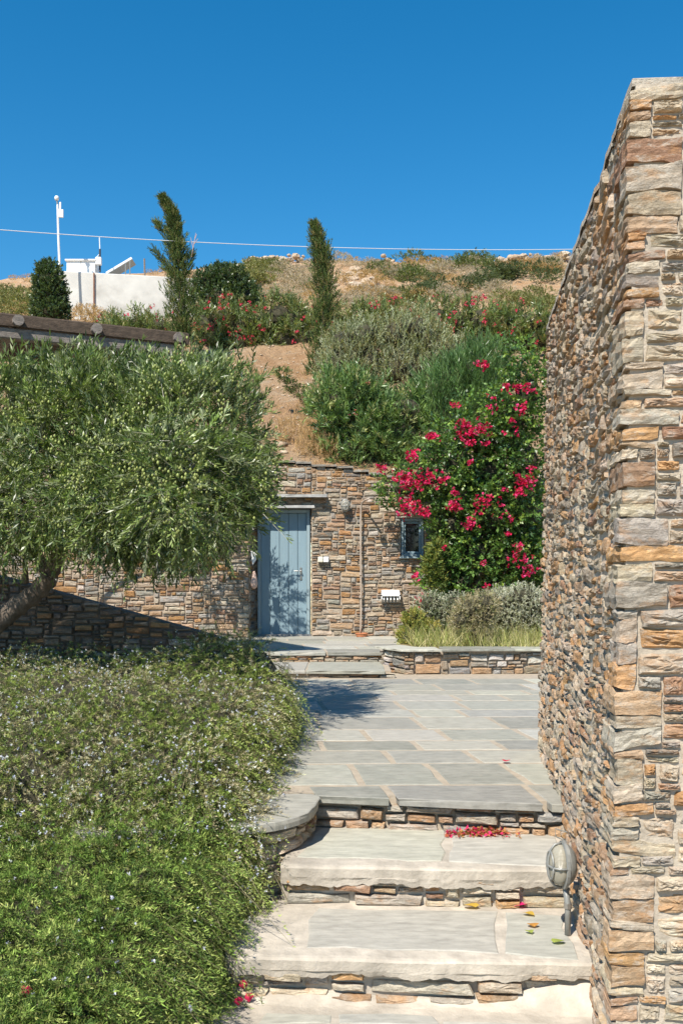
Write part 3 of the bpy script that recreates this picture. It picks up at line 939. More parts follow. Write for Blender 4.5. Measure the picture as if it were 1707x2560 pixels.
mb = MB().add([(.54, 13.0, -.2), (.81, 12.47, -.2), (4.2, 12.67, -.2), (4.2, 12.95, -.2), (1.0, 12.8, -.2), (.8, 13.2, -.2)] + [(.54, 13.0, .29), (.81, 12.47, .29), (4.2, 12.67, .29), (4.2, 12.95, .29), (1.0, 12.8, .29), (.8, 13.2, .29)],
              [tuple(range(6, 12))] + [(i, (i + 1) % 6, (i + 1) % 6 + 6, i + 6) for i in range(6)])
mb.build("mortar_core", M_MORTAR_D, plw)
slab_mesh("coping_slab", [(.44, 12.98), (.74, 12.38), (1.25, 12.40), (1.2, 12.86), (.98, 12.86), (.78, 13.25)], PH, .026, M_SLAB, slab_col(g), g, .012, .09, plw, over=True)
x = 1.26
while x < 4.0:
    du = g.uniform(.5, .95)
    slab_mesh("coping_slab", [(x, 12.37 + .058 * (x - .78)), (x + du - .012, 12.37 + .058 * (x + du - .78)), (x + du - .012, 12.95), (x, 12.95)], PH + g.normal(0, .004), .026, M_SLAB, slab_col(g), g, .012, .09, plw, over=True)
    x += du
mb = MB().add([(.78, 13.2, .27), (1.0, 12.8, .27), (4.2, 12.9, .27), (4.2, 16.8, .42), (.95, 16.8, .36)], [(0, 1, 2, 3, 4)])
tag(mb.build("planter_soil", M_PSOIL), "soil of the planted bed under the window", None, None, "structure")

# ---- sloping garden wall in front of the left house wall
g = np.random.default_rng(63)
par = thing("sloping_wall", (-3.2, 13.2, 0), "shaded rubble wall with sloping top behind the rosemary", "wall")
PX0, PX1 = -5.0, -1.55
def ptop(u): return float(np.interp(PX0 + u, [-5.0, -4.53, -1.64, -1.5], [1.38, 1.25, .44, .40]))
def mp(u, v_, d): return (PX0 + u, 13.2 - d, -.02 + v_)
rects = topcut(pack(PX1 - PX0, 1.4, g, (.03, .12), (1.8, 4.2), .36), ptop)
lay_stones(par, rects, mp, g, [((.25, .185, .125), 5), ((.20, .165, .125), 4), ((.30, .17, .08), 3), ((.16, .13, .105), 4), ((.36, .30, .23), 1)], M_STONE_D, .009, (.02, .07), False, 200, .01)  # dark brown palette paints extra shade into these stones
V = []
for x in np.linspace(PX0, PX1 - .01, 20):
    zt = ptop(x - PX0) - .02
    V += [(x, 13.19, -.2), (x, 13.19, zt), (x, 13.5, zt), (x, 13.5, -.2)]
Fc = [(i * 4 + k, i * 4 + k + 1, i * 4 + 5 + k, i * 4 + 4 + k) for i in range(19) for k in range(3)] + [(76, 77, 78, 79)]
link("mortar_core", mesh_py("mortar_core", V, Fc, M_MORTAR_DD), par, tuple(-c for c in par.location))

# ================================================================== PLANT HELPERS
def unit(a): return a / np.maximum(np.linalg.norm(a, axis=-1, keepdims=True), 1e-9)
def leaf_quads(Bp, D, Wv, L, Wd, fold=.25, wpos=.45):
    Nn = np.cross(D, Wv)
    L = L[:, None]; Wd = Wd[:, None]
    m = Bp + D * L * wpos
    v0 = Bp; v1 = m + Wv * Wd * .5 + Nn * Wd * fold; v2 = Bp + D * L; v3 = m - Wv * Wd * .5 + Nn * Wd * fold
    n = len(Bp)
    V = np.stack([v0, v1, v2, v3], 1).reshape(-1, 3)
    Fc = np.arange(n * 4).reshape(n, 4)
    return V, Fc
def twig_leaves(P, D, L, nl, ll, lw, g, ang=.9, droop=0.0, jit=.25, t0=.12, lvar=.3, cluster=False):
    n = len(P)
    D = unit(D)
    A = unit(np.cross(D, g.normal(size=(n, 3)))); Bv = np.cross(D, A)
    tt = np.linspace(t0, 1, nl)[None, :] + g.uniform(-.04, .04, (n, nl))
    ph = (np.arange(nl) * 2.4)[None, :] + g.uniform(0, 6.28, (n, 1)) + g.normal(0, .4, (n, nl))
    base = P[:, None, :] + D[:, None, :] * (L[:, None] * tt)[:, :, None]
    base[..., 2] -= droop * (L[:, None] * tt) ** 2 / max(float(np.mean(L)), 1e-6)
    S = A[:, None, :] * np.cos(ph)[..., None] + Bv[:, None, :] * np.sin(ph)[..., None]
    aa = ang * (1 - .45 * tt) + g.normal(0, .12, (n, nl))
    Ld = D[:, None, :] * np.cos(aa)[..., None] + S * np.sin(aa)[..., None] + g.normal(0, jit, (n, nl, 3)) * .5
    Ld = unit(Ld).reshape(-1, 3); base = base.reshape(-1, 3)
    Wv = unit(np.cross(Ld, g.normal(size=Ld.shape)))
    lens = ll * g.uniform(1 - lvar, 1 + lvar, len(Ld)); wds = lw * g.uniform(.8, 1.2, len(Ld))
    return base, Ld, Wv, lens, wds
def colours(n, nl, pal, g, tv=.18, lv=.12, per=1):
    "per-twig colour from a palette with per-leaf variation -> (n*nl, 3)"
    ws = np.array([p[1] for p in pal], float); cs = np.array([p[0] for p in pal])
    c = cs[g.choice(len(pal), n, p=ws / ws.sum())] * (1 + g.normal(0, tv, (n, 1)))
    c = np.repeat(c, nl, 0) * (1 + g.normal(0, lv, (n * nl, 1)))
    return np.clip(c, .008, .8)
def foliage(name, P, D, L, nl, ll, lw, pal, g, mat, parent, ang=.9, droop=0, jit=.25, fold=.25, wpos=.45, stem=None, stem_r=.002, colr=None, t0=.12, local=False):
    Bp, Ld, Wv, le, wd = twig_leaves(P, D, L, nl, ll, lw, g, ang, droop, jit, t0)
    V, Fc = leaf_quads(Bp, Ld, Wv, le, wd, fold, wpos)
    c = colours(len(P), nl, pal, g) if colr is None else colr
    c = np.repeat(c, 4, 0)
    if stem is not None:
        D = unit(D); S = unit(np.cross(D, np.array([.3, -1, .2]) + g.normal(0, .3, D.shape))) * stem_r
        e = P + D * L[:, None]; e[:, 2] -= droop * L ** 2 / max(float(np.mean(L)), 1e-6)
        SV = np.stack([P - S, P + S, e + S * .4, e - S * .4], 1).reshape(-1, 3)
        SF = np.arange(len(SV)).reshape(-1, 4) + len(V)
        V = np.vstack([V, SV]); Fc = np.vstack([Fc, SF]); c = np.vstack([c, np.tile(np.array(stem), (len(SV), 1))])
    me = mesh_np(name, V, Fc, mat, c)
    if local or parent is None: return link(name, me, parent)
    return link(name, me, parent, tuple(-q for q in parent.location))
def blobs_pts(blobs, n, g, shell=.55, minz=None):
    "points through a union of ellipsoids, denser near the skin; returns points, outward normals, 0..1 depth"
    B = np.array(blobs, float)
    wt = (B[:, 3] * B[:, 4] * B[:, 5]) ** .72
    k = g.choice(len(B), n, p=wt / wt.sum())
    d = unit(g.normal(size=(n, 3)))
    r = np.where(g.random(n) < shell, g.uniform(.82, 1.04, n), g.random(n) ** (1 / 3) * .95)
    P = B[k, :3] + d * B[k, 3:6] * r[:, None]
    Nn = unit(d / B[k, 3:6])
    # depth inside the other blobs: drop the ones that are buried
    dmin = np.full(n, 9.0)
    for b_ in B:
        q = np.linalg.norm((P - b_[:3]) / b_[3:6], axis=1); dmin = np.minimum(dmin, q)
    keep = (dmin > .62) | (g.random(n) < .30)
    if minz is not None: keep &= P[:, 2] > minz
    return P[keep], Nn[keep], dmin[keep]
def clump(P, Nn, dm, per, r, g):
    "gather twigs round fewer centres so that the crown breaks into lit and dark clumps"
    n = len(P); k = max(1, n // per)
    c = g.integers(0, k, n)
    J = g.normal(0, 1, (n, 3)); J *= (r * g.random((n, 1)) ** .4) / np.maximum(np.linalg.norm(J, axis=1, keepdims=True), 1e-6)
    return P[c] + J, unit(Nn[c] * .6 + J / r), dm[c]
def core_mesh(name, blobs, mat, parent, s=.72):
    mb = MB()
    for (x, y, z, a, b_, c) in blobs:
        prof = [(max(.001, math.sin(math.pi * i / 6)) * 1, -math.cos(math.pi * i / 6)) for i in range(7)]
        mb.lathe(prof, 9, (x, y, z), M=Matrix(((a * s, 0, 0), (0, b_ * s, 0), (0, 0, c * s))))
    return mb.build(name, mat, parent)
UP = np.array([0, 0, 1.0])

# ================================================================== ROSEMARY
XRY = [2.6, 3, 4, 4.4, 4.75, 5.0, 5.3, 5.9, 7, 7.7, 8.5, 9.2, 9.8, 10.5, 11]
XRL = [-.66, -.66, -.60, -.45, -.56, -.64, -.62, -.5, -.4, -.4, -.4, -.6, -.9, -1.6, -2.4]
XRU = [-.6, -.6, -.58, -.56, -.52, -.50, -.47, -.44, -.37, -.33, -.39, -.60, -.93, -1.6, -2.4]
def ros_h(x, y, lower):
    xr = np.interp(y, XRY, XRL if lower else XRU) + .03 * sn(y * 5.0, 2)
    d = np.clip((xr - x), -.2, None)
    zg = np.interp(y, [3, 4, 4.5, 4.75, 4.95, 12], [-.62, -.60, -.52, -.42, -.03, -.03])
    if lower:
        hp = np.interp(y, [2.6, 3.2, 4, 4.6, 5.1, 5.6], [-.25, -.16, -.10, -.02, .02, -.1])
    else:
        hp = -.13 * np.clip((-x - 1.2) / 1.2, 0, 1) * np.clip((y - 6) / 2, 0, 1) + np.interp(y, [4.5, 4.62, 4.8, 5.1, 5.4, 6, 7, 8, 9, 9.8, 10.6, 11.2], [-.55, -.25, .02, .16, .26, .43, .52, .54, .56, .56, .40, .1]) + .10 * np.exp(-((x + 1.0) / .5) ** 2) * np.clip((y - 7.5) / 1.5, 0, 1)
    w_ = .26
    e = np.clip(d / w_, 0, 1)
    z = zg + (hp - zg) * np.sqrt(np.clip(1 - (1 - e) ** 2, 0, 1))
    z = z + np.clip(d / .3, 0, 1) * (.12 * sn2(x * 3.3, y * 2.6, 2) + .075 * sn2(x * 9, y * 7, 5))
    return z, d
def rosemary(label, y0, y1, n, lower, pal, seed, flowers, nl=24, ll=.019):
    g = np.random.default_rng(seed)
    root = thing("rosemary_bush", (-1.4, (y0 + y1) / 2, -.03 if not lower else -.6), label, "rosemary", "trailing rosemary left of the steps")
    # candidate points, denser towards the viewer
    m = n * 5
    y = y0 + (y1 - y0) * g.random(m) ** (1.25 if not lower else 1.1)
    x = np.interp(y, XRY, XRL if lower else XRU) + .05 - g.random(m) ** 1.35 * np.minimum(3.6, .36 * y + .35)
    z, d = ros_h(x, y, lower)
    ep = .03
    zx = (ros_h(x + ep, y, lower)[0] - ros_h(x - ep, y, lower)[0]) / (2 * ep)
    zy = (ros_h(x, y + ep, lower)[0] - ros_h(x, y - ep, lower)[0]) / (2 * ep)
    nrm = unit(np.c_[-zx, -zy, np.ones(m)])
    P = np.c_[x, y, z]
    toc = unit(np.array([0, 0, EYE]) - P)
    fac = (nrm * toc).sum(1)
    sl = np.sqrt(1 + zx ** 2 + zy ** 2)
    wgt = np.clip(fac, .02, 1) * np.minimum(sl, 4) + .04
    px = (P[:, 0] * F / P[:, 1])
    ok = (d > -.06) & (px > -960)
    if not lower: ok &= ~((y < 5.3) & (x > -.42))
    wgt = wgt * ok
    idx = g.choice(m, min(n, int(ok.sum())), replace=False, p=wgt / wgt.sum())
    P, nrm, zx, zy, d = P[idx], nrm[idx], zx[idx], zy[idx], d[idx]
    n = len(P)
    steep = np.clip((np.sqrt(zx ** 2 + zy ** 2) - .5) / 1.2, 0, 1)[:, None]
    down = unit(np.c_[-zx, -zy, -(zx ** 2 + zy ** 2)] + 1e-6)
    fl = unit(np.c_[sn2(P[:, 0] * 2.5, P[:, 1] * 2.5, 1), -.45 + .6 * sn2(P[:, 0] * 2.1, P[:, 1] * 2.3, 7), np.zeros(n)] + 1e-6)
    D = nrm * (.75 - .35 * steep) + down * steep * 1.1 + fl * (1 - steep) * (.75 if lower else .55) + g.normal(0, .30, (n, 3)) + UP * .35 * (1 - steep)
    # gather sprigs into tufts
    kc = max(1, n // 7); ci = g.integers(0, kc, n)
    J = g.normal(0, .038, (n, 3))
    lift = (g.random(kc) ** 1.5 * .10)[ci][:, None] * (1 - .6 * steep[ci])
    P = P[ci] + J + nrm[ci] * lift - nrm[ci] * .03; nrm = nrm[ci]; steep = steep[ci]; down = down[ci]; zx = zx[ci]; zy = zy[ci]; d = d[ci]
    flow = unit(down * (.35 + steep) + fl[ci] * .55 * (1 - steep) + np.array([.25, -.55, 0]))
    D = nrm * (.62 - .35 * steep) + flow * .75 + J / .038 * .28 + g.normal(0, .20, (n, 3))
    L = g.uniform(.08, .19, n) * (1.2 if lower else 1.0)
    P = P - nrm * g.uniform(-.01, .10, (n, 1))
    ws = np.array([p[1] for p in pal], float); cs = np.array([p[0] for p in pal])
    patch = sn2(P[:, 0] * 4, P[:, 1] * 4, 9)
    c = cs[g.choice(len(pal), n, p=ws / ws.sum())] * (1 + g.normal(0, .17, (n, 1)))
    if not lower:
        tan = (g.random(n) < np.clip(.42 + .55 * patch - .35 * steep[:, 0], .05, .85))
        c[tan] = np.array((.40, .335, .19)) * (1 + g.normal(0, .2, (int(tan.sum()), 1)))
    c = np.repeat(c, nl, 0) * (1 + g.normal(0, .14, (n * nl, 1)))
    tipf = np.tile(np.linspace(.45, 1.55, nl), n)[:, None]  # paler young tips, contrast widened to paint lit ends over shaded sprig bases
    # long arching strands, hanging where the mound falls away
    ns = n // 11
    ks = g.choice(n, ns, p=(.10 + steep[:, 0]) / (.10 + steep[:, 0]).sum())
    Ds = down[ks] * (.25 + steep[ks] * .6) + nrm[ks] * .55 + UP * (.35 * (1 - steep[ks])) + g.normal(0, .25, (ns, 3))
    cl = np.clip(np.array((.30, .36, .10)) * (1 + g.normal(0, .2, (ns, 1))), .02, .5)
    foliage("strands", P[ks], Ds, g.uniform(.16, .34, ns), 46, ll, .0044, pal, g, M_NEEDLE, root, ang=1.0, droop=1.0, jit=.2, fold=.1, colr=np.repeat(cl, 46, 0) * (1 + g.normal(0, .12, (ns * 46, 1))), stem=(.22, .20, .11), stem_r=.0028)["kind"] = "stuff"
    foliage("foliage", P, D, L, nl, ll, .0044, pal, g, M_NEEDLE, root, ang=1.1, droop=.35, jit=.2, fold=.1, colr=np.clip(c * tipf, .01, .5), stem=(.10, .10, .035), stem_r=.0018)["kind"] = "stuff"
    # flowers: small pale lilac lips at sprig tips
    if flowers:
        k = g.choice(n, flowers, p=(np.clip(.5 + patch, .05, 1) / np.clip(.5 + patch, .05, 1).sum()))
        Pf = P[k] + unit(D[k]) * L[k][:, None] * g.uniform(.5, 1, (flowers, 1)) + g.normal(0, .006, (flowers, 3))
        foliage("flowers", Pf, nrm[k] + g.normal(0, .5, (flowers, 3)), np.full(flowers, .006), 4, .0105, .008, [((.60, .60, .74), 3), ((.68, .67, .70), 2), ((.50, .52, .70), 1)], g, M_PETAL, root, ang=1.2)["kind"] = "stuff"
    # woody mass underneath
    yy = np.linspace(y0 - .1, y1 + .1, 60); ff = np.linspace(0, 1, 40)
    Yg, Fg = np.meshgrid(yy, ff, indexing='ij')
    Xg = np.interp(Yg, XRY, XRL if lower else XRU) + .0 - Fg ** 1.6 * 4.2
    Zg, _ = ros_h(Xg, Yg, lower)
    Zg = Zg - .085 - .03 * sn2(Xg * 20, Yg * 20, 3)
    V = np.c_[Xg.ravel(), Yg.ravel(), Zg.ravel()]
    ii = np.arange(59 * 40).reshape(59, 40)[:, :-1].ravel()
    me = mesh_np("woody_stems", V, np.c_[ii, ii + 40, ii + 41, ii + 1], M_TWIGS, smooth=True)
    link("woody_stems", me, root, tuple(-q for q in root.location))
    return root
rosemary("large mound of flowering rosemary spilling over the terrace edge", 4.55, 10.7, 12500, False,
         [((.15, .205, .04), 5), ((.22, .27, .06), 4), ((.08, .12, .028), 3), ((.31, .32, .10), 3)], 71, 3600)
rosemary("greener low rosemary in the bottom left corner by the lowest step", 2.75, 5.0, 6400, True,
         [((.14, .215, .04), 5), ((.20, .275, .06), 4), ((.29, .345, .09), 3), ((.07, .115, .026), 4)], 72, 240, nl=26, ll=.021)

# ================================================================== OLIVE TREE
def limb(mb, pts, r0, r1, n=9, seed=0, wob=.02):
    g = np.random.default_rng(seed)
    P = [Vector(p) for p in pts]; out = []; m = 7
    for i in range(len(P) - 1):
        for k in range(m):
            f = k / m
            out.append(P[i].lerp(P[i + 1], f) + Vector(g.normal(0, wob, 3)) * (1 if 0 < i + f < len(P) - 1 else 0))
    out.append(P[-1])
    # smooth
    for _ in range(3):
        out = [out[0]] + [(out[i - 1] + out[i] * 2 + out[i + 1]) / 4 for i in range(1, len(out) - 1)] + [out[-1]]
    q = len(out)
    mb.tube(out, [(r0 + (r1 - r0) * i / (q - 1)) * (1 + .12 * math.sin(i * 1.9 + seed)) for i in range(q)], n)
OLP = [((.125, .175, .045), 5), ((.185, .235, .07), 4), ((.31, .35, .19), 2.5), ((.07, .105, .032), 4)]
g = np.random.default_rng(81)
OS = 9.0 / 7.0
def ato(x, y, Y): return at(x, y, Y * OS)
olive = thing("olive_tree", (-4.0, 9.0, .3), "olive tree heavy with green fruit, leaning over the rosemary", "tree")
mb = MB()
fork = ato(118, 1325, 7.0)
limb(mb, [(-4.0, 9.0, .1), ato(-60, 1480, 7.0), ato(20, 1405, 7.0), ato(80, 1365, 7.0), fork], .085 * OS, .062 * OS, 10, 1, .006)
mb.build("trunk", M_BARK, olive, smooth=True)
mb = MB()
limb(mb, [ato(-90, 1500, 7.05), ato(10, 1430, 7.05), ato(70, 1375, 7.1), ato(105, 1340, 7.1)], .05 * OS, .04 * OS, 8, 2, .006)
limb(mb, [fork, ato(135, 1270, 7.0), ato(132, 1200, 7.05), ato(160, 1080, 7.1), ato(220, 950, 7.1)], .055 * OS, .018 * OS, 8, 3, .01)
limb(mb, [fork, ato(60, 1240, 7.1), ato(30, 1150, 7.2), ato(-30, 1000, 7.3)], .045 * OS, .015 * OS, 8, 4, .01)
limb(mb, [ato(134, 1230, 7.0), ato(250, 1120, 7.0), ato(400, 1030, 7.0), ato(520, 1000, 6.9)], .035 * OS, .009 * OS, 7, 5, .012)
limb(mb, [ato(60, 1340, 7.0), ato(58, 1270, 7.0), ato(60, 1180, 7.1)], .022 * OS, .014 * OS, 7, 6, .004)
limb(mb, [ato(150, 1130, 7.05), ato(280, 1000, 7.2), ato(380, 900, 7.3), ato(450, 830, 7.3)], .028 * OS, .006 * OS, 7, 7, .012)
limb(mb, [ato(355, 1068, 6.35), ato(420, 1045, 6.3), ato(490, 1030, 6.25)], .009 * OS, .004 * OS, 5, 8, .004)
mb.build("branch", M_BARK, olive, smooth=True)
OB = []
for (x, y, Y, rx, ry, rz) in [(60, 1010, 9.2, 225, 1.0, 150), (-120, 1060, 9.3, 225, 1.0, 180), (230, 960, 9.0, 170, .9, 138), (150, 1110, 8.4, 165, .9, 100), (380, 955, 8.9, 140, .8, 118), (460, 985, 8.4, 120, .8, 125),
                              (320, 1095, 8.2, 175, .9, 130), (450, 1095, 7.6, 125, .8, 118), (530, 1020, 8.0, 62, .6, 88), (10, 1160, 8.6, 120, .8, 70), (505, 1160, 7.4, 55, .5, 50), (290, 1190, 8.0, 85, .6, 55), (385, 1180, 7.6, 80, .5, 50)]:
    p = at(x, y + 16, Y); m_ = Y * K / F; OB.append((p.x, p.y, p.z, rx * m_, ry, rz * m_))
P, Nn, dm = blobs_pts(OB, 10500, g, .62)
P, Nn, dm = clump(P, Nn, dm, 14, .18, g)
hole = sn2(P[:, 0] * 5.4 + P[:, 1] * 2.7, P[:, 2] * 5.6 + P[:, 1] * 1.3, 4) > -.29
P, Nn, dm = P[hole], Nn[hole], dm[hole]
n = len(P)
hgt = np.clip((P[:, 2] - 1.9) / 1.1, -1, 1)[:, None]
D = Nn * .7 + UP * (hgt * .9) + g.normal(0, .42, (n, 3)) + np.array([.12, 0, 0])
L = g.uniform(.15, .27, n)
colr = colours(n, 19, OLP, g, .28, .16)
foliage("crown", P, D, L, 19, .056, .0125, OLP, g, M_GLOSS, olive, ang=.75, droop=.25, jit=.3, fold=.18, colr=colr, stem=(.20, .19, .12), stem_r=.0022)["kind"] = "stuff"
# long shoots at the top
kk = g.random((260, 2))
xt = 10 + 590 * kk[:, 0]
yt = np.interp(xt, [0, 100, 250, 330, 450, 560, 630], [912, 890, 898, 910, 895, 930, 1010]) + g.normal(0, 18, 260)
Pt = np.array([ato(a, b_, g.uniform(6.7, 7.3)) for a, b_ in zip(xt, yt)])
foliage("shoots", Pt, UP * 1 + g.normal(0, .33, (260, 3)) + np.array([.15, 0, 0]), g.uniform(.22, .42, 260), 22, .072, .016, OLP, g, M_GLOSS, olive, ang=.7, droop=-.02, stem=(.2, .2, .1), stem_r=.002)["kind"] = "stuff"
# drooping sprays along the bottom
xb = g.uniform(-10, 585, 170); yb = np.interp(xb, [0, 60, 120, 170, 200, 300, 420, 520, 600], [1215, 1240, 1205, 1215, 1240, 1270, 1275, 1215, 1120]) + g.normal(0, 18, 170)
Pb = np.array([ato(a, b_ - 25, g.uniform(5.9, 6.8)) for a, b_ in zip(xb, yb)])
foliage("hanging_sprays", Pb, -UP + g.normal(0, .35, (170, 3)), g.uniform(.15, .32, 170), 16, .066, .0165, OLP, g, M_GLOSS, olive, ang=.7, stem=(.2, .18, .1), stem_r=.002)["kind"] = "stuff"
Pd = np.array([ato(x, y, 6.4) for x, y in ((585, 1180), (600, 1195), (610, 1190))])
foliage("shoots", Pd, np.array([[1, -.1, -.1], [1, -.2, .15], [1, 0, -.2]]), np.full(3, .13), 14, .05, .012, OLP, g, M_GLOSS, olive, ang=.7, stem=(.2, .18, .1))["kind"] = "stuff"
# olives, hung in loose clusters
m = 380
vis = np.where((dm > .8) & (Nn[:, 1] < .3) & (P[:, 2] < 2.75))[0]
ck = g.choice(vis, m)
fv = []; ff = []; fc = []
oct_v = np.array([(0, 0, 1), (.75, 0, .35), (0, .75, .35), (-.75, 0, .35), (0, -.75, .35), (.75, 0, -.4), (0, .75, -.4), (-.75, 0, -.4), (0, -.75, -.4), (0, 0, -1)])
oct_f = [(0, 1, 2), (0, 2, 3), (0, 3, 4), (0, 4, 1), (9, 6, 5), (9, 7, 6), (9, 8, 7), (9, 5, 8)] + [t_ for a in range(4) for t_ in ((1 + a, 5 + a, 5 + (a + 1) % 4), (1 + a, 5 + (a + 1) % 4, 1 + (a + 1) % 4))]
oct_f = np.array(oct_f)
tot = 0
for c in ck:
    for _ in range(int(g.integers(6, 20))):
        q = P[c] + Nn[c] * .09 + g.normal(0, .06, 3) * np.array([1, 1, 1.9])
        s = g.uniform(.0095, .013)
        fv.append(q + oct_v * np.array([s, s, s * 1.3])); ff.append(oct_f + tot); tot += 10
        fc.append(np.tile(np.array((.33, .365, .12)) * g.uniform(.75, 1.35), (10, 1)))
me = mesh_np("olives", np.vstack(fv), np.vstack(ff), M_LEAF, np.vstack(fc), smooth=True)
o = link("olives", me, olive, tuple(-q for q in olive.location)); o["kind"] = "stuff"

# young olive added mostly out of sight to throw leaf shade on the blue door
g = np.random.default_rng(82)
yo = thing("added_olive_tree", (-4.9, 15.6, HZ0), "added young olive that dapples the blue door, mostly hidden behind the large one", "tree")
mb = MB(); limb(mb, [(-4.9, 15.6, HZ0), (-4.7, 15.6, 1.3), (-3.9, 15.6, 2.1), (-2.8, 15.6, 2.35), (-1.9, 15.6, 2.5)], .05, .008, 7, 5, .01); mb.build("trunk", M_BARK, yo, smooth=True)
P, Nn, dm = blobs_pts([(-1.95, 15.6, 2.35, .42, .38, .55), (-2.3, 15.6, 2.2, .4, .35, .5)], 330, g, .5)
n = len(P)
foliage("crown", P, Nn + np.array([.5, 0, -.1]) + g.normal(0, .3, (n, 3)), g.uniform(.18, .34, n), 16, .085, .018, OLP, g, M_GLOSS, yo, ang=.7, stem=(.2, .18, .1))["kind"] = "stuff"

# ================================================================== GENERIC SHRUBS
def shrub(name, label, cat, base, blobs, n, tl, nl, ll, lw, pal, seed, mat=None, ang=.8, up=.4, out=.7, jit=.35, droop=.05, group=None, core=.7, shell=.6, partname="foliage", minz=None, stem=None, clp=0):
    g = np.random.default_rng(seed)
    root = thing(name, tuple(base), label, cat, group)
    P, Nn, dm = blobs_pts(blobs, n, g, shell, minz)
    if clp: P, Nn, dm = clump(P, Nn, dm, 9, clp, g)
    m = len(P)
    D = Nn * out + UP * up + g.normal(0, jit, (m, 3))
    foliage(partname, P - unit(D) * tl * .4, D, g.uniform(.7, 1.3, m) * tl, nl, ll, lw, pal, g, mat or M_LEAF, root, ang=ang, droop=droop, jit=.25, stem=stem, stem_r=.003)["kind"] = "stuff"
    if core: core_mesh("woody_stems", blobs, M_TWIGS, root, core)
    return root
def bl(x, y, Y, rx, ry, rz):
    p = at(x, y, Y); return (p.x, p.y, p.z, rx, ry, rz)
def vol(p, *r): return (p[0], p[1], p[2], *r)

# conifers
def cypress(label, spine, radii, Y, seed, pal, extra=(), n=2600):
    g = np.random.default_rng(seed)
    base = at(spine[0][0], spine[0][1], Y)
    gz = float(tz(base.x, base.y))
    root = thing("cypress_tree", (base.x, base.y, min(gz, base.z)), label, "cypress", "windswept cypresses on the slope")
    pts = [at(x, y, Y) for x, y in spine]
    mb = MB(); limb(mb, [(base.x, base.y, min(gz, base.z) - .1)] + [tuple(p) for p in pts], .07, .012, 7, seed, .01); mb.build("trunk", M_BARK, root, smooth=True)
    def col_pts(pts, radii, n):
        f = g.random(n) * (len(pts) - 1); i = np.minimum(f.astype(int), len(pts) - 2); fr = f - i
        A = np.array([tuple(p) for p in pts])
        c = A[i] * (1 - fr)[:, None] + A[i + 1] * fr[:, None]
        r = np.interp(f, range(len(radii)), radii)
        an = g.uniform(0, 6.283, n)
        lump = .85 + .30 * np.sin(an * 3 + f * 9) + .32 * np.sin(an * 2 - f * 23) + .22 * np.sin(f * 19 + an)
        rr = r * np.sqrt(g.random(n)) * lump
        ax = unit(A[i + 1] - A[i])
        off = np.c_[np.cos(an), np.sin(an), np.zeros(n)]
        return c + off * rr[:, None], off, ax, rr / np.maximum(r, .01)
    P, off, ax, rel = col_pts(pts, radii, n)
    Ps, Os, As = [P], [off], [ax]
    for sp, rd, k in extra:
        p_, o_, a_, _ = col_pts([at(x, y, Y) for x, y in sp], rd, k); Ps.append(p_); Os.append(o_); As.append(a_)
    P, off, ax = np.vstack(Ps), np.vstack(Os), np.vstack(As)
    m = len(P)
    D = ax * 1.0 + off * .40 + g.normal(0, .25, (m, 3))
    foliage("crown", P, D, g.uniform(.10, .2, m), 12, .05, .014, pal, g, M_NEEDLE, root, ang=.5, jit=.2)["kind"] = "stuff"
    return root
CYP = [((.085, .13, .034), 5), ((.13, .175, .048), 4), ((.22, .205, .075), 2), ((.045, .075, .024), 4)]
cypress("ragged cypress with its top bent left, beside the white building", [(420, 790), (415, 730), (412, 660), (410, 590), (403, 530), (395, 490), (376, 457)], [.24, .36, .35, .27, .17, .12, .04], 26, 101, CYP,
        extra=[([(408, 600), (392, 560), (375, 530), (362, 512)], [.16, .15, .10, .03], 260), ([(400, 640), (380, 605), (355, 575)], [.14, .09, .03], 160), ([(425, 640), (436, 600), (440, 585)], [.14, .10, .04], 120)], n=4400)
cypress("slim upright cypress in front of the scrub hill", [(728, 890), (735, 820), (742, 740), (746, 680), (742, 620), (735, 570), (722, 516)], [.26, .30, .30, .31, .27, .22, .04], 25, 102,
        [((.09, .135, .038), 5), ((.13, .17, .045), 3), ((.24, .205, .08), 2.5), ((.05, .08, .028), 3)], n=3600)
g = np.random.default_rng(103)
dl = thing("dead_twigs", tuple(at(445, 600, 26)), "bare pinkish twig sticking out beside the ragged cypress", "twig")
mb = MB()
for a, b_ in (((440, 590), (450, 535)), ((444, 570), (438, 545)), ((446, 560), (455, 548)), ((448, 548), (452, 538))):
    mb.tube([at(*a, 25.9), at(*b_, 25.9)], [.012, .006], 4)
mb.build("twig", nmat("dead_wood", (.42, .28, .22), bmp=0), dl)

DK = [((.05, .085, .035), 4), ((.075, .115, .042), 4), ((.11, .145, .055), 2)]
p = hill_at(118, 738)
p = at(118, 738, 33); p.z = float(tz(p.x, p.y))
q = [bl(118, 715, 33, .62, .55, .5), bl(115, 680, 33, .56, .5, .5), bl(112, 645, 33, .50, .45, .45), bl(110, 618, 33, .34, .3, .26)]
shrub("evergreen_shrub", "dark column-shaped evergreen left of the white building", "shrub", p, q, 1500, .2, 9, .085, .05, DK, 104, M_GLOSS, up=.5)
p = at(520, 725, 34); p.z = float(tz(p.x, p.y))
q = [bl(500, 690, 34, 1.0, .8, .75), bl(550, 690, 34, .8, .7, .6), bl(490, 650, 34, .65, .6, .5), bl(525, 640, 34, .6, .6, .45), bl(580, 705, 34, .5, .5, .35), bl(545, 665, 34, .6, .5, .45), bl(505, 618, 34, .22, .2, .2)]
shrub("evergreen_shrub", "broad dark evergreen bush right of the white building", "shrub", p, q, 2600, .22, 9, .09, .05, DK, 105, M_GLOSS, up=.4)

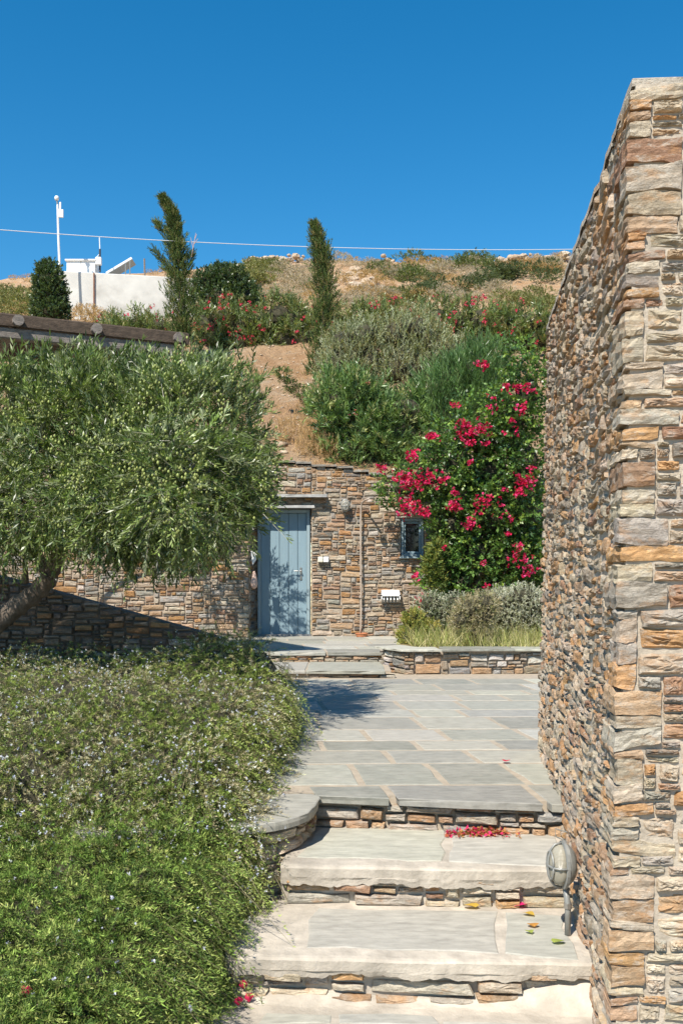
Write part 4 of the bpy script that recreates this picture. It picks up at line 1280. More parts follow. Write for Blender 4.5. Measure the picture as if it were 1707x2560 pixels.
# oleander hedge
OLE = [((.155, .205, .06), 4), ((.215, .255, .085), 3), ((.10, .14, .045), 3), ((.29, .26, .11), 2)]
def oleander(label, blobs, n, seed, nfl, base, pal=OLE, ll=.12, lw=.026, tl=.28, fcol=(.62, .07, .13), fsize=.045, group="oleanders on the slope", up=.7, cat="oleander", mat=None):
    root = shrub("oleander_bush", label, cat, base, blobs, n, tl, 12, ll, lw, pal, seed, mat or M_GLOSS, ang=.7, up=up, out=.5, jit=.35, group=group, core=.62, clp=.22)
    g = np.random.default_rng(seed + 500)
    P, Nn, dm = blobs_pts(blobs, max(nfl * 24, 40), g, 1.0)
    ok = np.where((dm > .95) & (Nn[:, 1] < .25))[0]
    if nfl and len(ok):
        k = g.choice(ok, min(int(nfl * 1.7), len(ok)), replace=False)
        q = np.repeat(P[k] + Nn[k] * .1 + UP * .06, 4, 0) + g.normal(0, .04, (len(k) * 4, 3))
        foliage("blossoms", q, np.array([0, -.8, .4]) + g.normal(0, .4, q.shape), np.full(len(q), .02), 5, fsize, fsize * .8, [(fcol, 3), (tuple(c * 1.15 for c in fcol), 1)], g, M_PETAL, root, ang=1.2)["kind"] = "stuff"
    return root
def hb(x, y): 
    p = at(x, y, 28.5); p.z = float(tz(p.x, 28.5)); return p
YH = 28.5
oleander("oleander with pink flowers below the white building", [bl(x, y, YH, .55, .5, .45) for x, y in ((275, 760), (320, 752), (365, 755), (300, 790), (350, 790))], 900, 111, 14, hb(320, 800))
oleander("flowering oleander just right of the ragged cypress", [bl(x, y, YH, .6, .6, .55) for x, y in ((475, 750), (520, 735), (560, 755), (500, 785), (545, 790), (470, 790))], 1500, 112, 34, hb(515, 815))
oleander("bushy oleander between the two cypresses", [bl(x, y, YH, .62, .6, .55) for x, y in ((600, 745), (640, 730), (685, 740), (610, 785), (660, 785), (700, 780))], 1500, 113, 10, hb(650, 815))
oleander("oleander bush behind the slim cypress", [bl(x, y, YH, .6, .6, .5) for x, y in ((770, 745), (810, 760), (850, 745))], 800, 114, 5, hb(800, 800))
oleander("oleander with pale pink flowers above the silvery shrub", [bl(x, y, YH, .65, .6, .5) for x, y in ((900, 735), (950, 730), (1000, 735), (980, 770))], 1100, 115, 18, hb(950, 790))
oleander("pink oleander at the right of the hedge row", [bl(x, y, YH, .62, .6, .55) for x, y in ((1050, 745), (1100, 740), (1060, 780), (1110, 785), (1020, 775))], 1500, 116, 24, hb(1070, 805))
oleander("green oleander touching the tall stone wall", [bl(x, y, YH, .62, .6, .5) for x, y in ((1160, 750), (1210, 745), (1170, 785), (1225, 785), (1260, 760))], 1300, 117, 8, hb(1190, 805))

SIL = [((0.336, 0.358, 0.213), 4), ((0.426, 0.448, 0.302), 3), ((0.235, 0.258, 0.112), 4), ((0.291, 0.246, 0.112), 2)]
q = [bl(x, y, 22, .5, .5, .48) for x, y in ((790, 790), (840, 775), (815, 830), (775, 840), (850, 830), (830, 870), (790, 875))]
shrub("silvery_shrub", "silvery feathery shrub beside the slim cypress", "shrub", at(810, 900, 22), q, 2300, .26, 14, .055, .014, SIL, 121, M_LEAF, ang=.6, up=.9, out=.45, core=.6)
q = [bl(x, y, 22, .52, .5, .5) for x, y in ((910, 770), (955, 760), (930, 820), (985, 790), (1000, 830), (960, 850), (905, 850), (1030, 820))]
shrub("silvery_shrub", "olive-toned feathery shrub above the middle of the house roof", "shrub", at(950, 900, 22), q, 2600, .26, 14, .055, .014, SIL[2:] + SIL[:2], 122, M_LEAF, ang=.6, up=.9, out=.45, core=.6)

GRO = [((0.13, 0.215, 0.065), 4), ((0.195, 0.286, 0.085), 4), ((0.085, 0.143, 0.049), 3), ((0.351, 0.364, 0.143), 1.5)]
q = [bl(x, y, 18.4, .55, .5, .45) for x, y in ((800, 960), (830, 1000), (800, 1040), (870, 960), (880, 1020), (850, 1060), (920, 1000), (930, 950), (780, 920), (820, 915), (900, 1050))]
oleander("big leafy oleander growing over the house roof", q, 3600, 123, 3, at(840, 1085, 18.4), GRO, .11, .022, .24, (.55, .16, .16), .03)
LNG = [((0.1, 0.188, 0.056), 4), ((0.15, 0.244, 0.081), 4), ((0.069, 0.125, 0.043), 2)]
q = [bl(x, y, 18.6, .42, .4, .42) for x, y in ((1000, 910), (1040, 880), (1080, 860), (1110, 840), (1060, 930), (1010, 960), (1100, 910), (1120, 880))]
shrub("reed_like_shrub", "dark green shrub with long narrow leaves above the red flowers", "shrub", at(1050, 1000, 18.6), q, 2000, .34, 12, .15, .014, LNG, 124, M_GLOSS, ang=.45, up=1.1, out=.4, core=.6)
q = [bl(x, y, 21, .14, .14, .12) for x, y in ((650, 858), (668, 885), (690, 900), (710, 915), (730, 930), (745, 910))]
shrub("low_juniper", "low juniper branch creeping down the bare bank", "shrub", at(720, 930, 21), q, 420, .12, 10, .05, .016, CYP, 125, M_NEEDLE, up=.4, core=0)

# ================================================================== BOUGAINVILLEA
g = np.random.default_rng(131)
YB = 15.9
bgv = thing("bougainvillea", (1.9, 16.2, .36), "bougainvillea with crimson bracts climbing over the house wall", "bougainvillea")
BL = []
for x, y, rx, rz in ((930, 1120, .36, .22), (985, 1090, .42, .30), (1050, 1060, .45, .35), (1110, 1010, .5, .45), (1170, 960, .45, .5), (1210, 900, .35, .5), (1130, 1090, .5, .45), (1200, 1060, .45, .5), (1060, 1140, .42, .3), (1130, 1190, .45, .4),
                     (1200, 1180, .42, .45), (1040, 1210, .30, .30), (1090, 1270, .35, .35), (1170, 1280, .40, .35), (1010, 1300, .26, .3), (1060, 1340, .32, .28), (1140, 1350, .35, .25), (1215, 1280, .3, .35), (1190, 820, .2, .25), (1100, 960, .4, .3), (1040, 1010, .35, .3)):
    BL.append(bl(x, y, YB + .1, rx, .36, rz))
P, Nn, dm = blobs_pts(BL, 6000, g, .66)
P, Nn, dm = clump(P, Nn, dm, 8, .15, g)
n = len(P)
BGL = [((0.09, 0.174, 0.039), 4), ((0.14, 0.241, 0.05), 4), ((0.056, 0.112, 0.034), 3), ((0.246, 0.347, 0.062), 1.5)]
foliage("leaves", P, Nn * .8 + g.normal(0, .5, (n, 3)) + np.array([0, -.3, 0]), g.uniform(.1, .22, n), 7, .06, .042, BGL, g, M_GLOSS, bgv, ang=1.0, jit=.5, fold=.2, wpos=.4, stem=(.10, .08, .04), stem_r=.003)["kind"] = "stuff"
core_mesh("woody_stems", BL[:-4], M_TWIGS, bgv, .55)
mb = MB()
for a, b_, c in (((1030, 1420), (1025, 1330), (1080, 1200)), ((1090, 1410), (1100, 1320), (1150, 1150)), ((1150, 1400), (1160, 1300), (1190, 1100))):
    mb.tube([at(*a, 16.1), at(*b_, 16.0), at(*c, 16.1)], [.022, .018, .01], 6)
mb.build("vine_stem", M_BARK, bgv, smooth=True)
FLW = [(878, 1076, 12, 14), (945, 1047, 16, 16), (925, 1100, 24, 30), (950, 1110, 22, 26), (985, 1095, 24, 20), (940, 1165, 34, 44), (975, 1180, 14, 14), (1005, 1105, 16, 10), (1040, 1165, 16, 22), (1075, 1205, 16, 16), (1062, 975, 16, 18), (1085, 990, 26, 26), (1060, 1000, 16, 12),
       (995, 1003, 16, 18), (1075, 1020, 14, 10), (1110, 990, 18, 14), (1110, 840, 20, 12), (1160, 890, 12, 6), (1185, 890, 16, 12), (1215, 895, 16, 12), (1195, 940, 16, 14), (1205, 1105, 24, 30), (1190, 1128, 16, 18), (1110, 1150, 26, 12), (1100, 1170, 20, 8), (1150, 1165, 24, 8),
       (970, 1385, 20, 20), (1000, 1395, 12, 6), (957, 1325, 10, 7), (1115, 1355, 20, 8), (1215, 1310, 22, 18), (1190, 1280, 24, 16), (1190, 1255, 12, 8), (1220, 1075, 8, 6), (1130, 930, 30, 8), (1045, 930, 20, 5), (1180, 1000, 30, 5)] + [(int(g.uniform(960, 1230)), int(g.uniform(900, 1330)), 6, 5) for _ in range(12)]
for (x, y, r_, k) in FLW:
    c = at(x, y, YB - .36 - .05)
    rr = r_ * YB / F * K * .48
    k = max(4, int(k * .85))
    q = np.array(c) + g.normal(0, 1, (k * 2, 3)) * np.array([rr, .06, rr * .8])
    foliage("flower_cluster", q, np.array([0, -.8, .3]) + g.normal(0, .6, (k * 2, 3)), np.full(k * 2, .012), 4, .042, .034, [((.64, .02, .105), 4), ((.46, .012, .06), 2), ((.76, .06, .20), 2), ((.60, .16, .20), .5)], g, M_PETAL, bgv, ang=1.15, wpos=.5, fold=.3)["kind"] = "stuff"

# ================================================================== PLANTED BED
g = np.random.default_rng(141)
def grass(name, label, P, h, w_, pal, g, lean=.25, parent=None):
    n = len(P)
    D = unit(UP + g.normal(0, lean, (n, 3)))
    Wv = unit(np.cross(D, g.normal(size=(n, 3))))
    L = h * g.uniform(.5, 1.2, n)
    V, Fc = leaf_quads(P, D, Wv, L, np.full(n, w_), .1, .3)
    V[2::4] += np.c_[g.normal(0, .15, n), g.normal(0, .15, n), np.zeros(n)] * L[:, None]
    c = np.repeat(colours(n, 1, pal, g), 4, 0)
    o = link(name, mesh_np(name, V, Fc, M_DRY, c))
    tag(o, label, "grass", None, "stuff")
    return o
n = 6500
x = g.uniform(.8, 3.4, n); y = g.uniform(12.85, 15.2, n)
keep = x > np.interp(y, [12.8, 15.2], [.95, .85])
P = np.c_[x, y, np.full(n, .27)][keep]
hh = .28 + .22 * sn2(P[:, 0] * 3, P[:, 1] * 3, 1)
grass("grass", "yellow-green grass filling the planted bed behind the low wall", P, np.clip(hh, .10, .5), .008, [((.38, .36, .13), 4), ((.29, .31, .10), 4), ((.50, .44, .23), 4), ((.20, .24, .07), 2)], g, .42)
GRY = [((.50, .49, .37), 4), ((.58, .56, .45), 4), ((.36, .36, .24), 3)]
q = [bl(x, y, 14.3, .3, .3, .22) for x, y in ((1170, 1385), (1200, 1375), (1230, 1395), (1150, 1410), (1190, 1420), (1230, 1430), (1165, 1440), (1140, 1385))]
shrub("grey_shrub", "pale grey-green shrub against the tall wall", "shrub", at(1180, 1470, 14.3), q, 2600, .09, 12, .022, .010, GRY, 142, M_LEAF, up=.5, core=.7)
BRN = [((.40, .33, .205), 4), ((.48, .42, .29), 3), ((.30, .26, .14), 3), ((.28, .28, .13), 2)]
q = [bl(x, y, 13.25, .19, .2, .18) for x, y in ((1080, 1398), (1108, 1415), (1062, 1425), (1090, 1450), (1112, 1388), (1105, 1465))]
shrub("dry_shrub", "rounded brownish shrub in the middle of the planted bed", "shrub", at(1085, 1485, 13.25), q, 1700, .09, 12, .02, .010, BRN, 143, M_DRY, up=.5, core=.7)
q = [bl(x, y, 14.2, .24, .2, .18) for x, y in ((990, 1390), (1020, 1405), (1045, 1390), (1000, 1420))]
shrub("grey_shrub", "small silvery shrub below the crimson flowers under the window", "shrub", at(1010, 1450, 14.2), q, 1200, .08, 12, .022, .010, GRY[:1] + [((.19, .22, .13), 3)], 144, M_LEAF, up=.5, core=.7)
YLW = [((.30, .30, .07), 4), ((.40, .33, .085), 3), ((.20, .24, .065), 3)]
q = [bl(x, y, 13.9, .14, .18, .12) for x, y in ((945, 1435), (965, 1450), (935, 1460), (985, 1445), (950, 1420))]
shrub("yellow_shrub", "low yellow-green bush at the corner of the landing", "shrub", at(950, 1475, 13.9), q, 900, .08, 8, .03, .016, YLW, 145, M_LEAF, up=.5, core=.6)
q = [bl(x, y, 15.6, .10, .15, .14) for x, y in ((1002, 1260), (995, 1310), (1005, 1335), (990, 1290))]
shrub("climber", "thin yellowish climber beside the small window", "climber", at(985, 1400, 15.6), q, 420, .12, 8, .05, .022, [((.22, .23, .05), 3), ((.12, .17, .04), 3)], 146, M_LEAF, up=.3, core=0)

# ================================================================== HILL SCRUB
g = np.random.default_rng(151)
SCR = {
 'green': [((.12, .15, .05), 4), ((.16, .19, .06), 3), ((.08, .11, .04), 2)],
 'dark': [((.075, .10, .042), 4), ((.11, .14, .055), 3)],
 'olive': [((.20, .205, .07), 4), ((.25, .24, .095), 3), ((.15, .165, .06), 2)],
 'grey': [((.42, .34, .26), 4), ((.48, .40, .30), 3), ((.33, .28, .22), 2)],
 'straw': [((.52, .35, .185), 4), ((.46, .295, .145), 3), ((.38, .25, .13), 2)],
}
PROTO = {}
for kname, pal in SCR.items():
    for v_ in range(3):
        gg = np.random.default_rng(160 + v_ + 10 * list(SCR).index(kname))
        bb_ = [(gg.uniform(-.45, .45), gg.uniform(-.45, .45), gg.uniform(.15, .42), gg.uniform(.35, .55), gg.uniform(.35, .55), gg.uniform(.25, .42)) for _ in range(5)]
        P, Nn, dm = blobs_pts(bb_, 330, gg, .7, minz=-.05)
        m = len(P)
        Bp, Ld, Wv, le, wd = twig_leaves(P, Nn * .7 + UP * .6 + gg.normal(0, .3, (m, 3)), gg.uniform(.12, .22, m), 8, .09, .035 if kname not in ('grey', 'straw') else .022, gg, .7)
        V, Fc = leaf_quads(Bp, Ld, Wv, le, wd, .2)
        PROTO[(kname, v_)] = mesh_np("scrub_" + kname, V, Fc, M_DRY if kname in ('grey', 'straw') else M_LEAF, np.repeat(colours(m, 8, pal, gg), 4, 0))
WHAT = {'green': ("scrub_bush", "green scrub bush on the dry hill"), 'dark': ("scrub_bush", "dark green scrub bush on the dry hill"), 'olive': ("scrub_bush", "yellowish green scrub bush on the dry hill"),
        'grey': ("thorn_cushion", "greyish mauve thorn cushion on the dry hill"), 'straw': ("dry_tussock", "straw-coloured dry tussock on the hill")}
def scrub(x, y, r_, kname, sq=.75, where="on the dry hill"):
    p = hill_at(x, y)
    nm, lb = WHAT[kname]
    o = link(nm, PROTO[(kname, int(g.integers(3)))], None, (p.x, p.y, p.z - .08 * r_))
    o.rotation_euler = (0, 0, g.uniform(0, 6.28)); o.scale = (r_, r_, r_ * sq)
    kind_ = {'green': "green scrub bush", 'dark': "dark green scrub bush", 'olive': "yellowish green scrub bush", 'grey': "greyish mauve thorn cushion", 'straw': "straw-coloured dry tussock"}[kname]
    tag(o, kind_ + " " + where, "shrub" if kname != 'straw' else "grass", kind_ + " " + where)
    return o
def patch(x0, x1, y0, y1, n, r_, kname, sq=.75, where=None):
    cx, cy = (x0 + x1) / 2, (y0 + y1) / 2
    if where is None:
        where = ("at the left edge of the hill" if cx < 150 else "behind the white building" if cx < 400 else "between the two cypresses" if cx < 735 else "just right of the slim cypress" if cx < 900 else "in the middle of the hill" if cx < 1080 else "on the hill beside the tall wall")
        where += ", near the crest" if cy < 600 else ", on the upper slope" if cy < 645 else ", on the lower slope"
    for _ in range(n):
        scrub(g.uniform(x0, x1), g.uniform(y0, y1), r_ * g.uniform(.7, 1.3), kname, sq, where)
patch(800, 880, 562, 582, 5, 1.5, 'dark'); patch(905, 1010, 560, 578, 8, 1.5, 'olive'); patch(850, 980, 600, 650, 9, 1.3, 'green'); patch(1030, 1150, 588, 622, 10, 1.4, 'green')
patch(1150, 1280, 632, 658, 7, 1.3, 'dark'); patch(930, 1130, 655, 690, 9, 1.1, 'dark'); patch(1150, 1290, 680, 720, 8, 1.0, 'olive'); patch(900, 950, 680, 705, 4, .9, 'olive')
patch(560, 640, 620, 660, 9, 1.3, 'olive'); patch(1285, 1310, 565, 600, 4, 1.3, 'green'); patch(0, 80, 680, 725, 9, 1.2, 'olive')
patch(620, 730, 600, 660, 16, 1.0, 'grey'); patch(780, 900, 585, 640, 16, 1.1, 'grey'); patch(900, 1100, 610, 660, 16, 1.0, 'grey'); patch(780, 930, 680, 720, 14, .9, 'grey'); patch(620, 720, 660, 700, 12, .8, 'grey'); patch(1000, 1150, 660, 700, 10, .9, 'grey'); patch(1180, 1300, 590, 620, 8, 1.0, 'grey')
patch(560, 735, 600, 700, 12, .9, 'straw', .6); patch(780, 900, 590, 640, 9, .9, 'straw', .6); patch(780, 900, 650, 700, 8, .9, 'straw', .6); patch(950, 1080, 590, 690, 8, .9, 'straw', .6); patch(1150, 1300, 575, 625, 22, .9, 'straw', .6); patch(900, 1010, 590, 630, 10, .9, 'straw', .6); patch(0, 140, 640, 720, 14, .9, 'straw', .6); patch(330, 380, 618, 630, 4, .9, 'straw', .6); patch(180, 260, 735, 745, 5, .8, 'straw', .8)
# dry grass tufts on the bank above the house
for x, y in ((700, 1050), (725, 1045), (745, 1055), (690, 1000), (735, 990), (710, 960), (650, 1020), (760, 1060), (705, 1030), (720, 1010)):
    p = hill_at(x, y)
    o = link("dry_tussock", PROTO[('straw', int(g.integers(3)))], None, (p.x, p.y, p.z)); o.scale = (.28, .28, .62); o.rotation_euler = (0, 0, g.uniform(0, 6))
    tag(o, "tall straw tuft on the bank above the house roof", "grass", "straw tufts above the roof")
n = 14000
x = g.uniform(-4, 1.5, n); y = g.uniform(17.3, 27.5, n); k = sn2(x * 1.7, y * 1.7, 2) + g.normal(0, .4, n) > .2
P = np.c_[x, y, tz(x, y)][k]
grass("dry_grass", "thin dry grass on the bare bank above the house", P, np.full(len(P), .16), .008, [((.50, .32, .15), 4), ((.42, .25, .11), 3), ((.55, .40, .22), 2)], g, .5)

# loose stones lying on the bank
nst = 420
x = g.uniform(-4, 3, nst); y = g.uniform(17.4, 28, nst); sz = g.uniform(.012, .05, nst) ** 1.0 * (1 + 1.6 * (g.random(nst) < .06))
V = []; Fc = []; cc_ = []
for i in range(nst):
    q = oct_v * np.array([sz[i] * 1.4, sz[i], sz[i] * .7]) * g.uniform(.7, 1.3, (10, 1)) + np.array([x[i], y[i], float(tz(x[i], y[i])) + sz[i] * .3])
    V.append(q); Fc.append(oct_f + 10 * i); cc_.append(np.tile(np.array((.56, .44, .31)) * g.uniform(.6, 1.15), (10, 1)))
tag(link("loose_stones", mesh_np("loose_stones", np.vstack(V), np.vstack(Fc), M_STONE, np.vstack(cc_))), "small loose stones strewn over the bare bank above the house", "stones", None, "stuff")
# stones along the ridge and on the slope
g = np.random.default_rng(171)
def boulder_mesh(seed, colr):
    gg = np.random.default_rng(seed); mb = MB()
    prof = [(max(.02, math.sin(math.pi * i / 5)), -math.cos(math.pi * i / 5)) for i in range(6)]
    mb.lathe(prof, 8)
    V = np.array(mb.v) * gg.uniform(.75, 1.2, (len(mb.v), 1))
    return mesh_py("boulder", V, mb.f, M_STONE, np.tile(np.array(colr), (len(V), 1)))
BOU = [boulder_mesh(i, c) for i, c in enumerate([(.44, .36, .27), (.50, .43, .34), (.42, .32, .22), (.46, .36, .26)])]
ridge = thing("ridge_wall", tuple(hill_at(640, 604)), "tumbled dry stone wall running along the hill crest", "wall")
def ridge_y(x, lo=540):
    best = None
    for y in range(lo, 660, 2):
        p = hill_at(x, y, 40, 100)
        if p.y < 88: return y, p
    return 600, hill_at(x, 600)
for x in list(np.arange(566, 700, 4.5)) + list(np.arange(1075, 1310, 5.5)) + list(np.arange(880, 905, 7)):
    yy, p = ridge_y(x)
    s = g.uniform(.13, .30)
    o = link("boulder", BOU[int(g.integers(4))], ridge, tuple(Vector((p.x, p.y - g.uniform(0, .8), p.z + g.uniform(-.02, .25))) - ridge.location))
    o.scale = (s * 1.3, s, s * .8); o.rotation_euler = (0, 0, g.uniform(0, 6))
bg_ = thing("rock_outcrop", tuple(hill_at(820, 650)), "pale eroded rock outcrop in the middle of the scrub slope", "rock")
for _ in range(26):
    p = hill_at(g.normal(825, 28), g.normal(648, 14)); s = g.uniform(.12, .42)
    o = link("boulder", BOU[2 + int(g.integers(2))], bg_, tuple(Vector(p) - bg_.location)); o.scale = (s * 1.4, s, s * .7); o.rotation_euler = (0, 0, g.uniform(0, 6))

# ================================================================== THINGS ON THE HILL
# white flat-roofed building
Yb = 44.0
wl = at(146, 622, Yb); wr_ = at(452, 640, Yb + 1.1)
zb = min(float(tz(wl.x, wl.y)), float(tz(wr_.x, wr_.y))) - .6
bw = thing("white_building", (wl.x, wl.y, zb + .6), "whitewashed concrete tank house on the hill at the left", "building")
d = (Vector((wr_.x, wr_.y, 0)) - Vector((wl.x, wl.y, 0))); Lb = d.length; d.normalize(); nb = Vector((d.y, -d.x, 0))
zt = wl.z
rot = Matrix((d, -nb, Vector((0, 0, 1)))).transposed()
def bpt(u, dd, z): q = Vector((wl.x, wl.y, 0)) + d * u - nb * dd; return Vector((q.x, q.y, z))
MB().box(bpt(Lb / 2, 2, (zb + zt) / 2), (Lb, 4, zt - zb), rot, .03).build("wall", M_WHITE, bw)
MB().box(bpt(Lb - .13, -.12, (zb + zt) / 2 - .06), (.30, .3, zt - zb - .1), rot, .02).build("buttress", M_WHITE, bw)
MB().tube([bpt(1.32, -.06, zb), bpt(1.32, -.06, zt - .02)], .035, 6).build("drain_pipe", M_RUST, bw)
ca = at(153, 598, Yb + .6); cb = at(218, 600, Yb + .6)
mb = MB().box(Vector(((ca.x + cb.x) / 2, Yb + 1.0, (zt + ca.z) / 2)), (cb.x - ca.x, .7, ca.z - zt + .05))
cabn = mb.build("cabinet", M_WHITEM); cabn.location = (0, 0, 0)
MB().box(Vector(((ca.x + cb.x) / 2, Yb + 1.0, ca.z + .03)), (cb.x - ca.x + .12, .85, .06)).build("lid", M_WHITEM, cabn, world=False)
MB().box(Vector(((ca.x + cb.x) / 2, Yb + .645, (zt + ca.z) / 2)), (.015, .015, ca.z - zt - .02)).build("door_gap", M_GREYM, cabn, world=False)
tag(cabn, "white metal cabinet on top of the white building", "cabinet")
# antenna
pa_ = at(230, 625, Yb + .8); pb_ = at(230, 572, Yb + .8); pc_ = at(229, 545, Yb + .8)
an = thing("antenna", tuple(pa_), "short dark antenna mast with white box on the white building", "antenna")
MB().tube([pa_, pb_], .05, 6).build("mast", M_DARK, an)
MB().tube([pb_, pc_], .022, 5).build("whip", M_WHITEM, an)
MB().box(at(227, 600, Yb + .7), (.26, .2, .34), bev=.02).build("box", M_WHITEM, an)
MB().tube([at(230, 582, Yb + .8), at(221, 592, Yb + .7)], .012, 4).build("arm", M_WHITEM, an)
# solar panel
s0, s1 = at(244, 627, Yb + 1.6), at(303, 592, Yb + 1.6)
so = thing("solar_panel", ((s0.x + s1.x) / 2, Yb + .6, zt), "tilted solar panel seen edge-on on the white building", "solar panel")
dv_ = (s1 - s0); ln = dv_.length; dv_.normalize()
rotp = Matrix((dv_, Vector((0, 1, 0)), dv_.cross(Vector((0, 1, 0))))).transposed()
MB().box((s0 + s1) / 2 + Vector((0, .02, 0)), (ln, .05, .10), rotp, .01).build("frame", M_WHITEM, so)
MB().box((s0 + s1) / 2 + Vector((0, .5, 0)), (ln - .02, .9, .05), rotp).build("backing", M_GREYM, so)
MB().box((s0 + s1) / 2 + Vector((0, .5, 0)) + dv_.cross(Vector((0, 1, 0))) * .036, (ln - .08, .86, .012), rotp).build("cells", M_SOLAR, so)
for x in (289, 299):
    MB().tube([at(x, 630, Yb + 1.6), at(x, 598 + (299 - x) * .5, Yb + 1.6)], .03, 5).build("strut", M_GREYM, so)
# lamp post with loudspeaker-like panel
p0, p1 = at(139, 640, 43), at(131, 458, 43)
gz = float(tz(p0.x, p0.y))
lp = thing("lamp_post", (p0.x, p0.y, gz), "thin white pole with panel antenna and round head left of the white building", "pole")
MB().tube([Vector((p0.x + .03, p0.y, gz)), p0, at(135, 545, 43), at(133, 470, 43)], [.055, .055, .05, .045], 7).build("pole", M_WHITEM, lp)
mb = MB(); mb.lathe([(.01, -.11), (.07, -.085), (.105, 0), (.07, .085), (.01, .11)], 10, at(131, 455, 43)); mb.build("head", M_WHITEM, lp, smooth=True)
MB().tube([at(131, 458, 43), at(133, 472, 43)], .035, 6).build("neck", M_GREYM, lp)
MB().box(at(140, 490, 42.9), (.24, .06, .36), Matrix.Rotation(R(20), 3, 'Z'), .02).build("panel", M_WHITEM, lp)
MB().box(at(139, 473, 42.9), (.10, .05, .34), Matrix.Rotation(R(-30), 3, 'Z'), .02).build("panel", M_WHITEM, lp)
# wooden fence post
fp0, fp1 = at(333, 632, 52), at(332, 594, 52)
fp = MB().tube([fp0 - Vector((0, 0, .5)), fp0, fp1], .05, 6); fo = fp.build("fence_post", M_WOOD); tag(fo, "grey wooden fence post behind the white building", "post")
# overhead cable
pts = []
for i in range(41):
    f = i / 40
    x = -40 + 1400 * f
    y = float(np.interp(x, [-40, 0, 380, 715, 1000, 1310, 1360], [525.5, 528, 553, 568, 573, 573, 572.5]))
    pts.append((x, y))
ys_ = np.polyval(np.polyfit([p[0] for p in pts], [p[1] for p in pts], 3), [p[0] for p in pts])
cp = [at(p[0], yv, 24 + 6 * i / 40) for i, (p, yv) in enumerate(zip(pts, ys_))]
cp = [cp[0] + (cp[0] - cp[1]) * 6] + cp + [cp[-1] + (cp[-1] - cp[-2]) * 6]
tag(MB().tube(cp, .010, 5).build("power_cable", M_CABLE, smooth=True), "thin pale overhead cable crossing the sky", "cable")

# ================================================================== PERGOLA
g = np.random.default_rng(181)
ang_ = R(25.5)
pd_ = Vector((math.cos(ang_), math.sin(ang_), 0)); pn = Vector((pd_.y, -pd_.x, 0))      # pn faces the viewer
pr = Vector((-1.80, 11.12, 0)); PZ = 3.92
perg = thing("pergola", tuple(pr - pd_ * 2 + Vector((0, 0, 0))), "weathered timber pergola roof behind the olive tree", "pergola")
rotg = Matrix((pd_, -pn, Vector((0, 0, 1)))).transposed()
def gp(u, dd, z): q = pr - pd_ * u - pn * dd; return Vector((q.x, q.y, z))
PL = 4.6
MB().box(gp(PL / 2 + .05, .0, PZ - .18), (PL, .12, .115), rotg, .012).build("beam", M_WOOD, perg)
MB().box(gp(PL / 2 + .05, 1.9, PZ - .18), (PL, .12, .115), rotg, .012).build("beam", M_WOOD, perg)
for u in (.05, .95, 1.75, 2.65, 3.5, 4.4):
    mb = MB(); a0, a1 = gp(u, -.16, PZ - .06), gp(u, 2.15, PZ - .06)
    mb.tube([a0, a0.lerp(a1, .3), a0.lerp(a1, .7), a1], [.058, .056, .06, .055], 9); mb.build("rafter", M_WOOD, perg, smooth=False)
for k in range(14):
    dd = -.06 + k * .165
    MB().box(gp(PL / 2 - .02, dd + .08, PZ + .008 + g.normal(0, .003)), (PL + .1, .152, .03), rotg, .004).build("roof_board", M_WOODD, perg)
MB().box(gp(PL / 2 - .02, -.075, PZ - .055), (PL + .12, .025, .125), rotg, .006).build("fascia_board", M_WOODD, perg)
for u, dd in ((4.1, 1.9), (4.1, 0)):
    MB().box((gp(u, dd, 0) + Vector((0, 0, (PZ - .24) / 2))), (.13, .13, PZ - .24), rotg, .01).build("post", M_WOOD, perg)
MB().tube([gp(4.0, .0, PZ - .9), gp(3.2, .0, PZ - .24)], .05, 6).build("brace", M_WOODD, perg)
MB().box(gp(.6, .35, PZ - .33), (.9, .10, .10), rotg, .01).build("lower_rail", M_WOODD, perg)

# ================================================================== FIXTURES ON THE HOUSE WALL
yf = YR - .03
def bulkhead(name, label, c, nrm, s, parent_mat=M_GREYM, cat="wall lamp"):
    "oval bulkhead lamp: back body, ring, ribbed glass, wire guard.  nrm points away from the wall"
    nrm = Vector(nrm).normalized(); up = Vector((0, 0, 1)); rt = up.cross(nrm).normalized()
    Mx = Matrix((rt * s, up * s * 1.35, nrm * s)).transposed()
    root = thing(name, tuple(c), label, cat)
    MB().lathe([(.30, -.02), (.62, 0), (.80, .18), (.95, .42), (1.0, .55)], 20, c, M=Mx).build("housing", parent_mat, root, smooth=True)
    MB().lathe([(1.0, .54), (1.08, .56), (1.08, .72), (1.0, .76), (.93, .76)], 20, c, M=Mx).build("rim", parent_mat, root, smooth=False)
    MB().lathe([(.93, .70), (.92, .95), (.80, 1.25), (.52, 1.46), (.02, 1.54)], 20, c, M=Mx).build("glass", M_LAMPG, root, smooth=True)
    mb = MB()
    for dx, dy in ((1, 0), (0, 1)):
        pts = []
        for k in range(9):
            a = math.pi * k / 8
            r_ = math.cos(a) * 1.0; h = .74 + math.sin(a) ** .7 * .86
            pts.append(Vector(c) + Mx @ Vector((dx * r_, dy * r_, h)))
        mb.tube(pts, .075 * s, 6)
    for rr, hh in ((.62, 1.45),):
        pts = [Vector(c) + Mx @ Vector((rr * math.cos(t_), rr * math.sin(t_), hh)) for t_ in np.linspace(0, 2 * math.pi, 19)]
        mb.tube(pts, .07 * s, 6)
    mb.build("guard", parent_mat, root, smooth=True)
    return root
c = at(793, 1160, yf); c.y = yf
bulkhead("wall_lamp", "small grey bulkhead lamp on the house wall right of the door", c, (0, -1, -.2), .075)
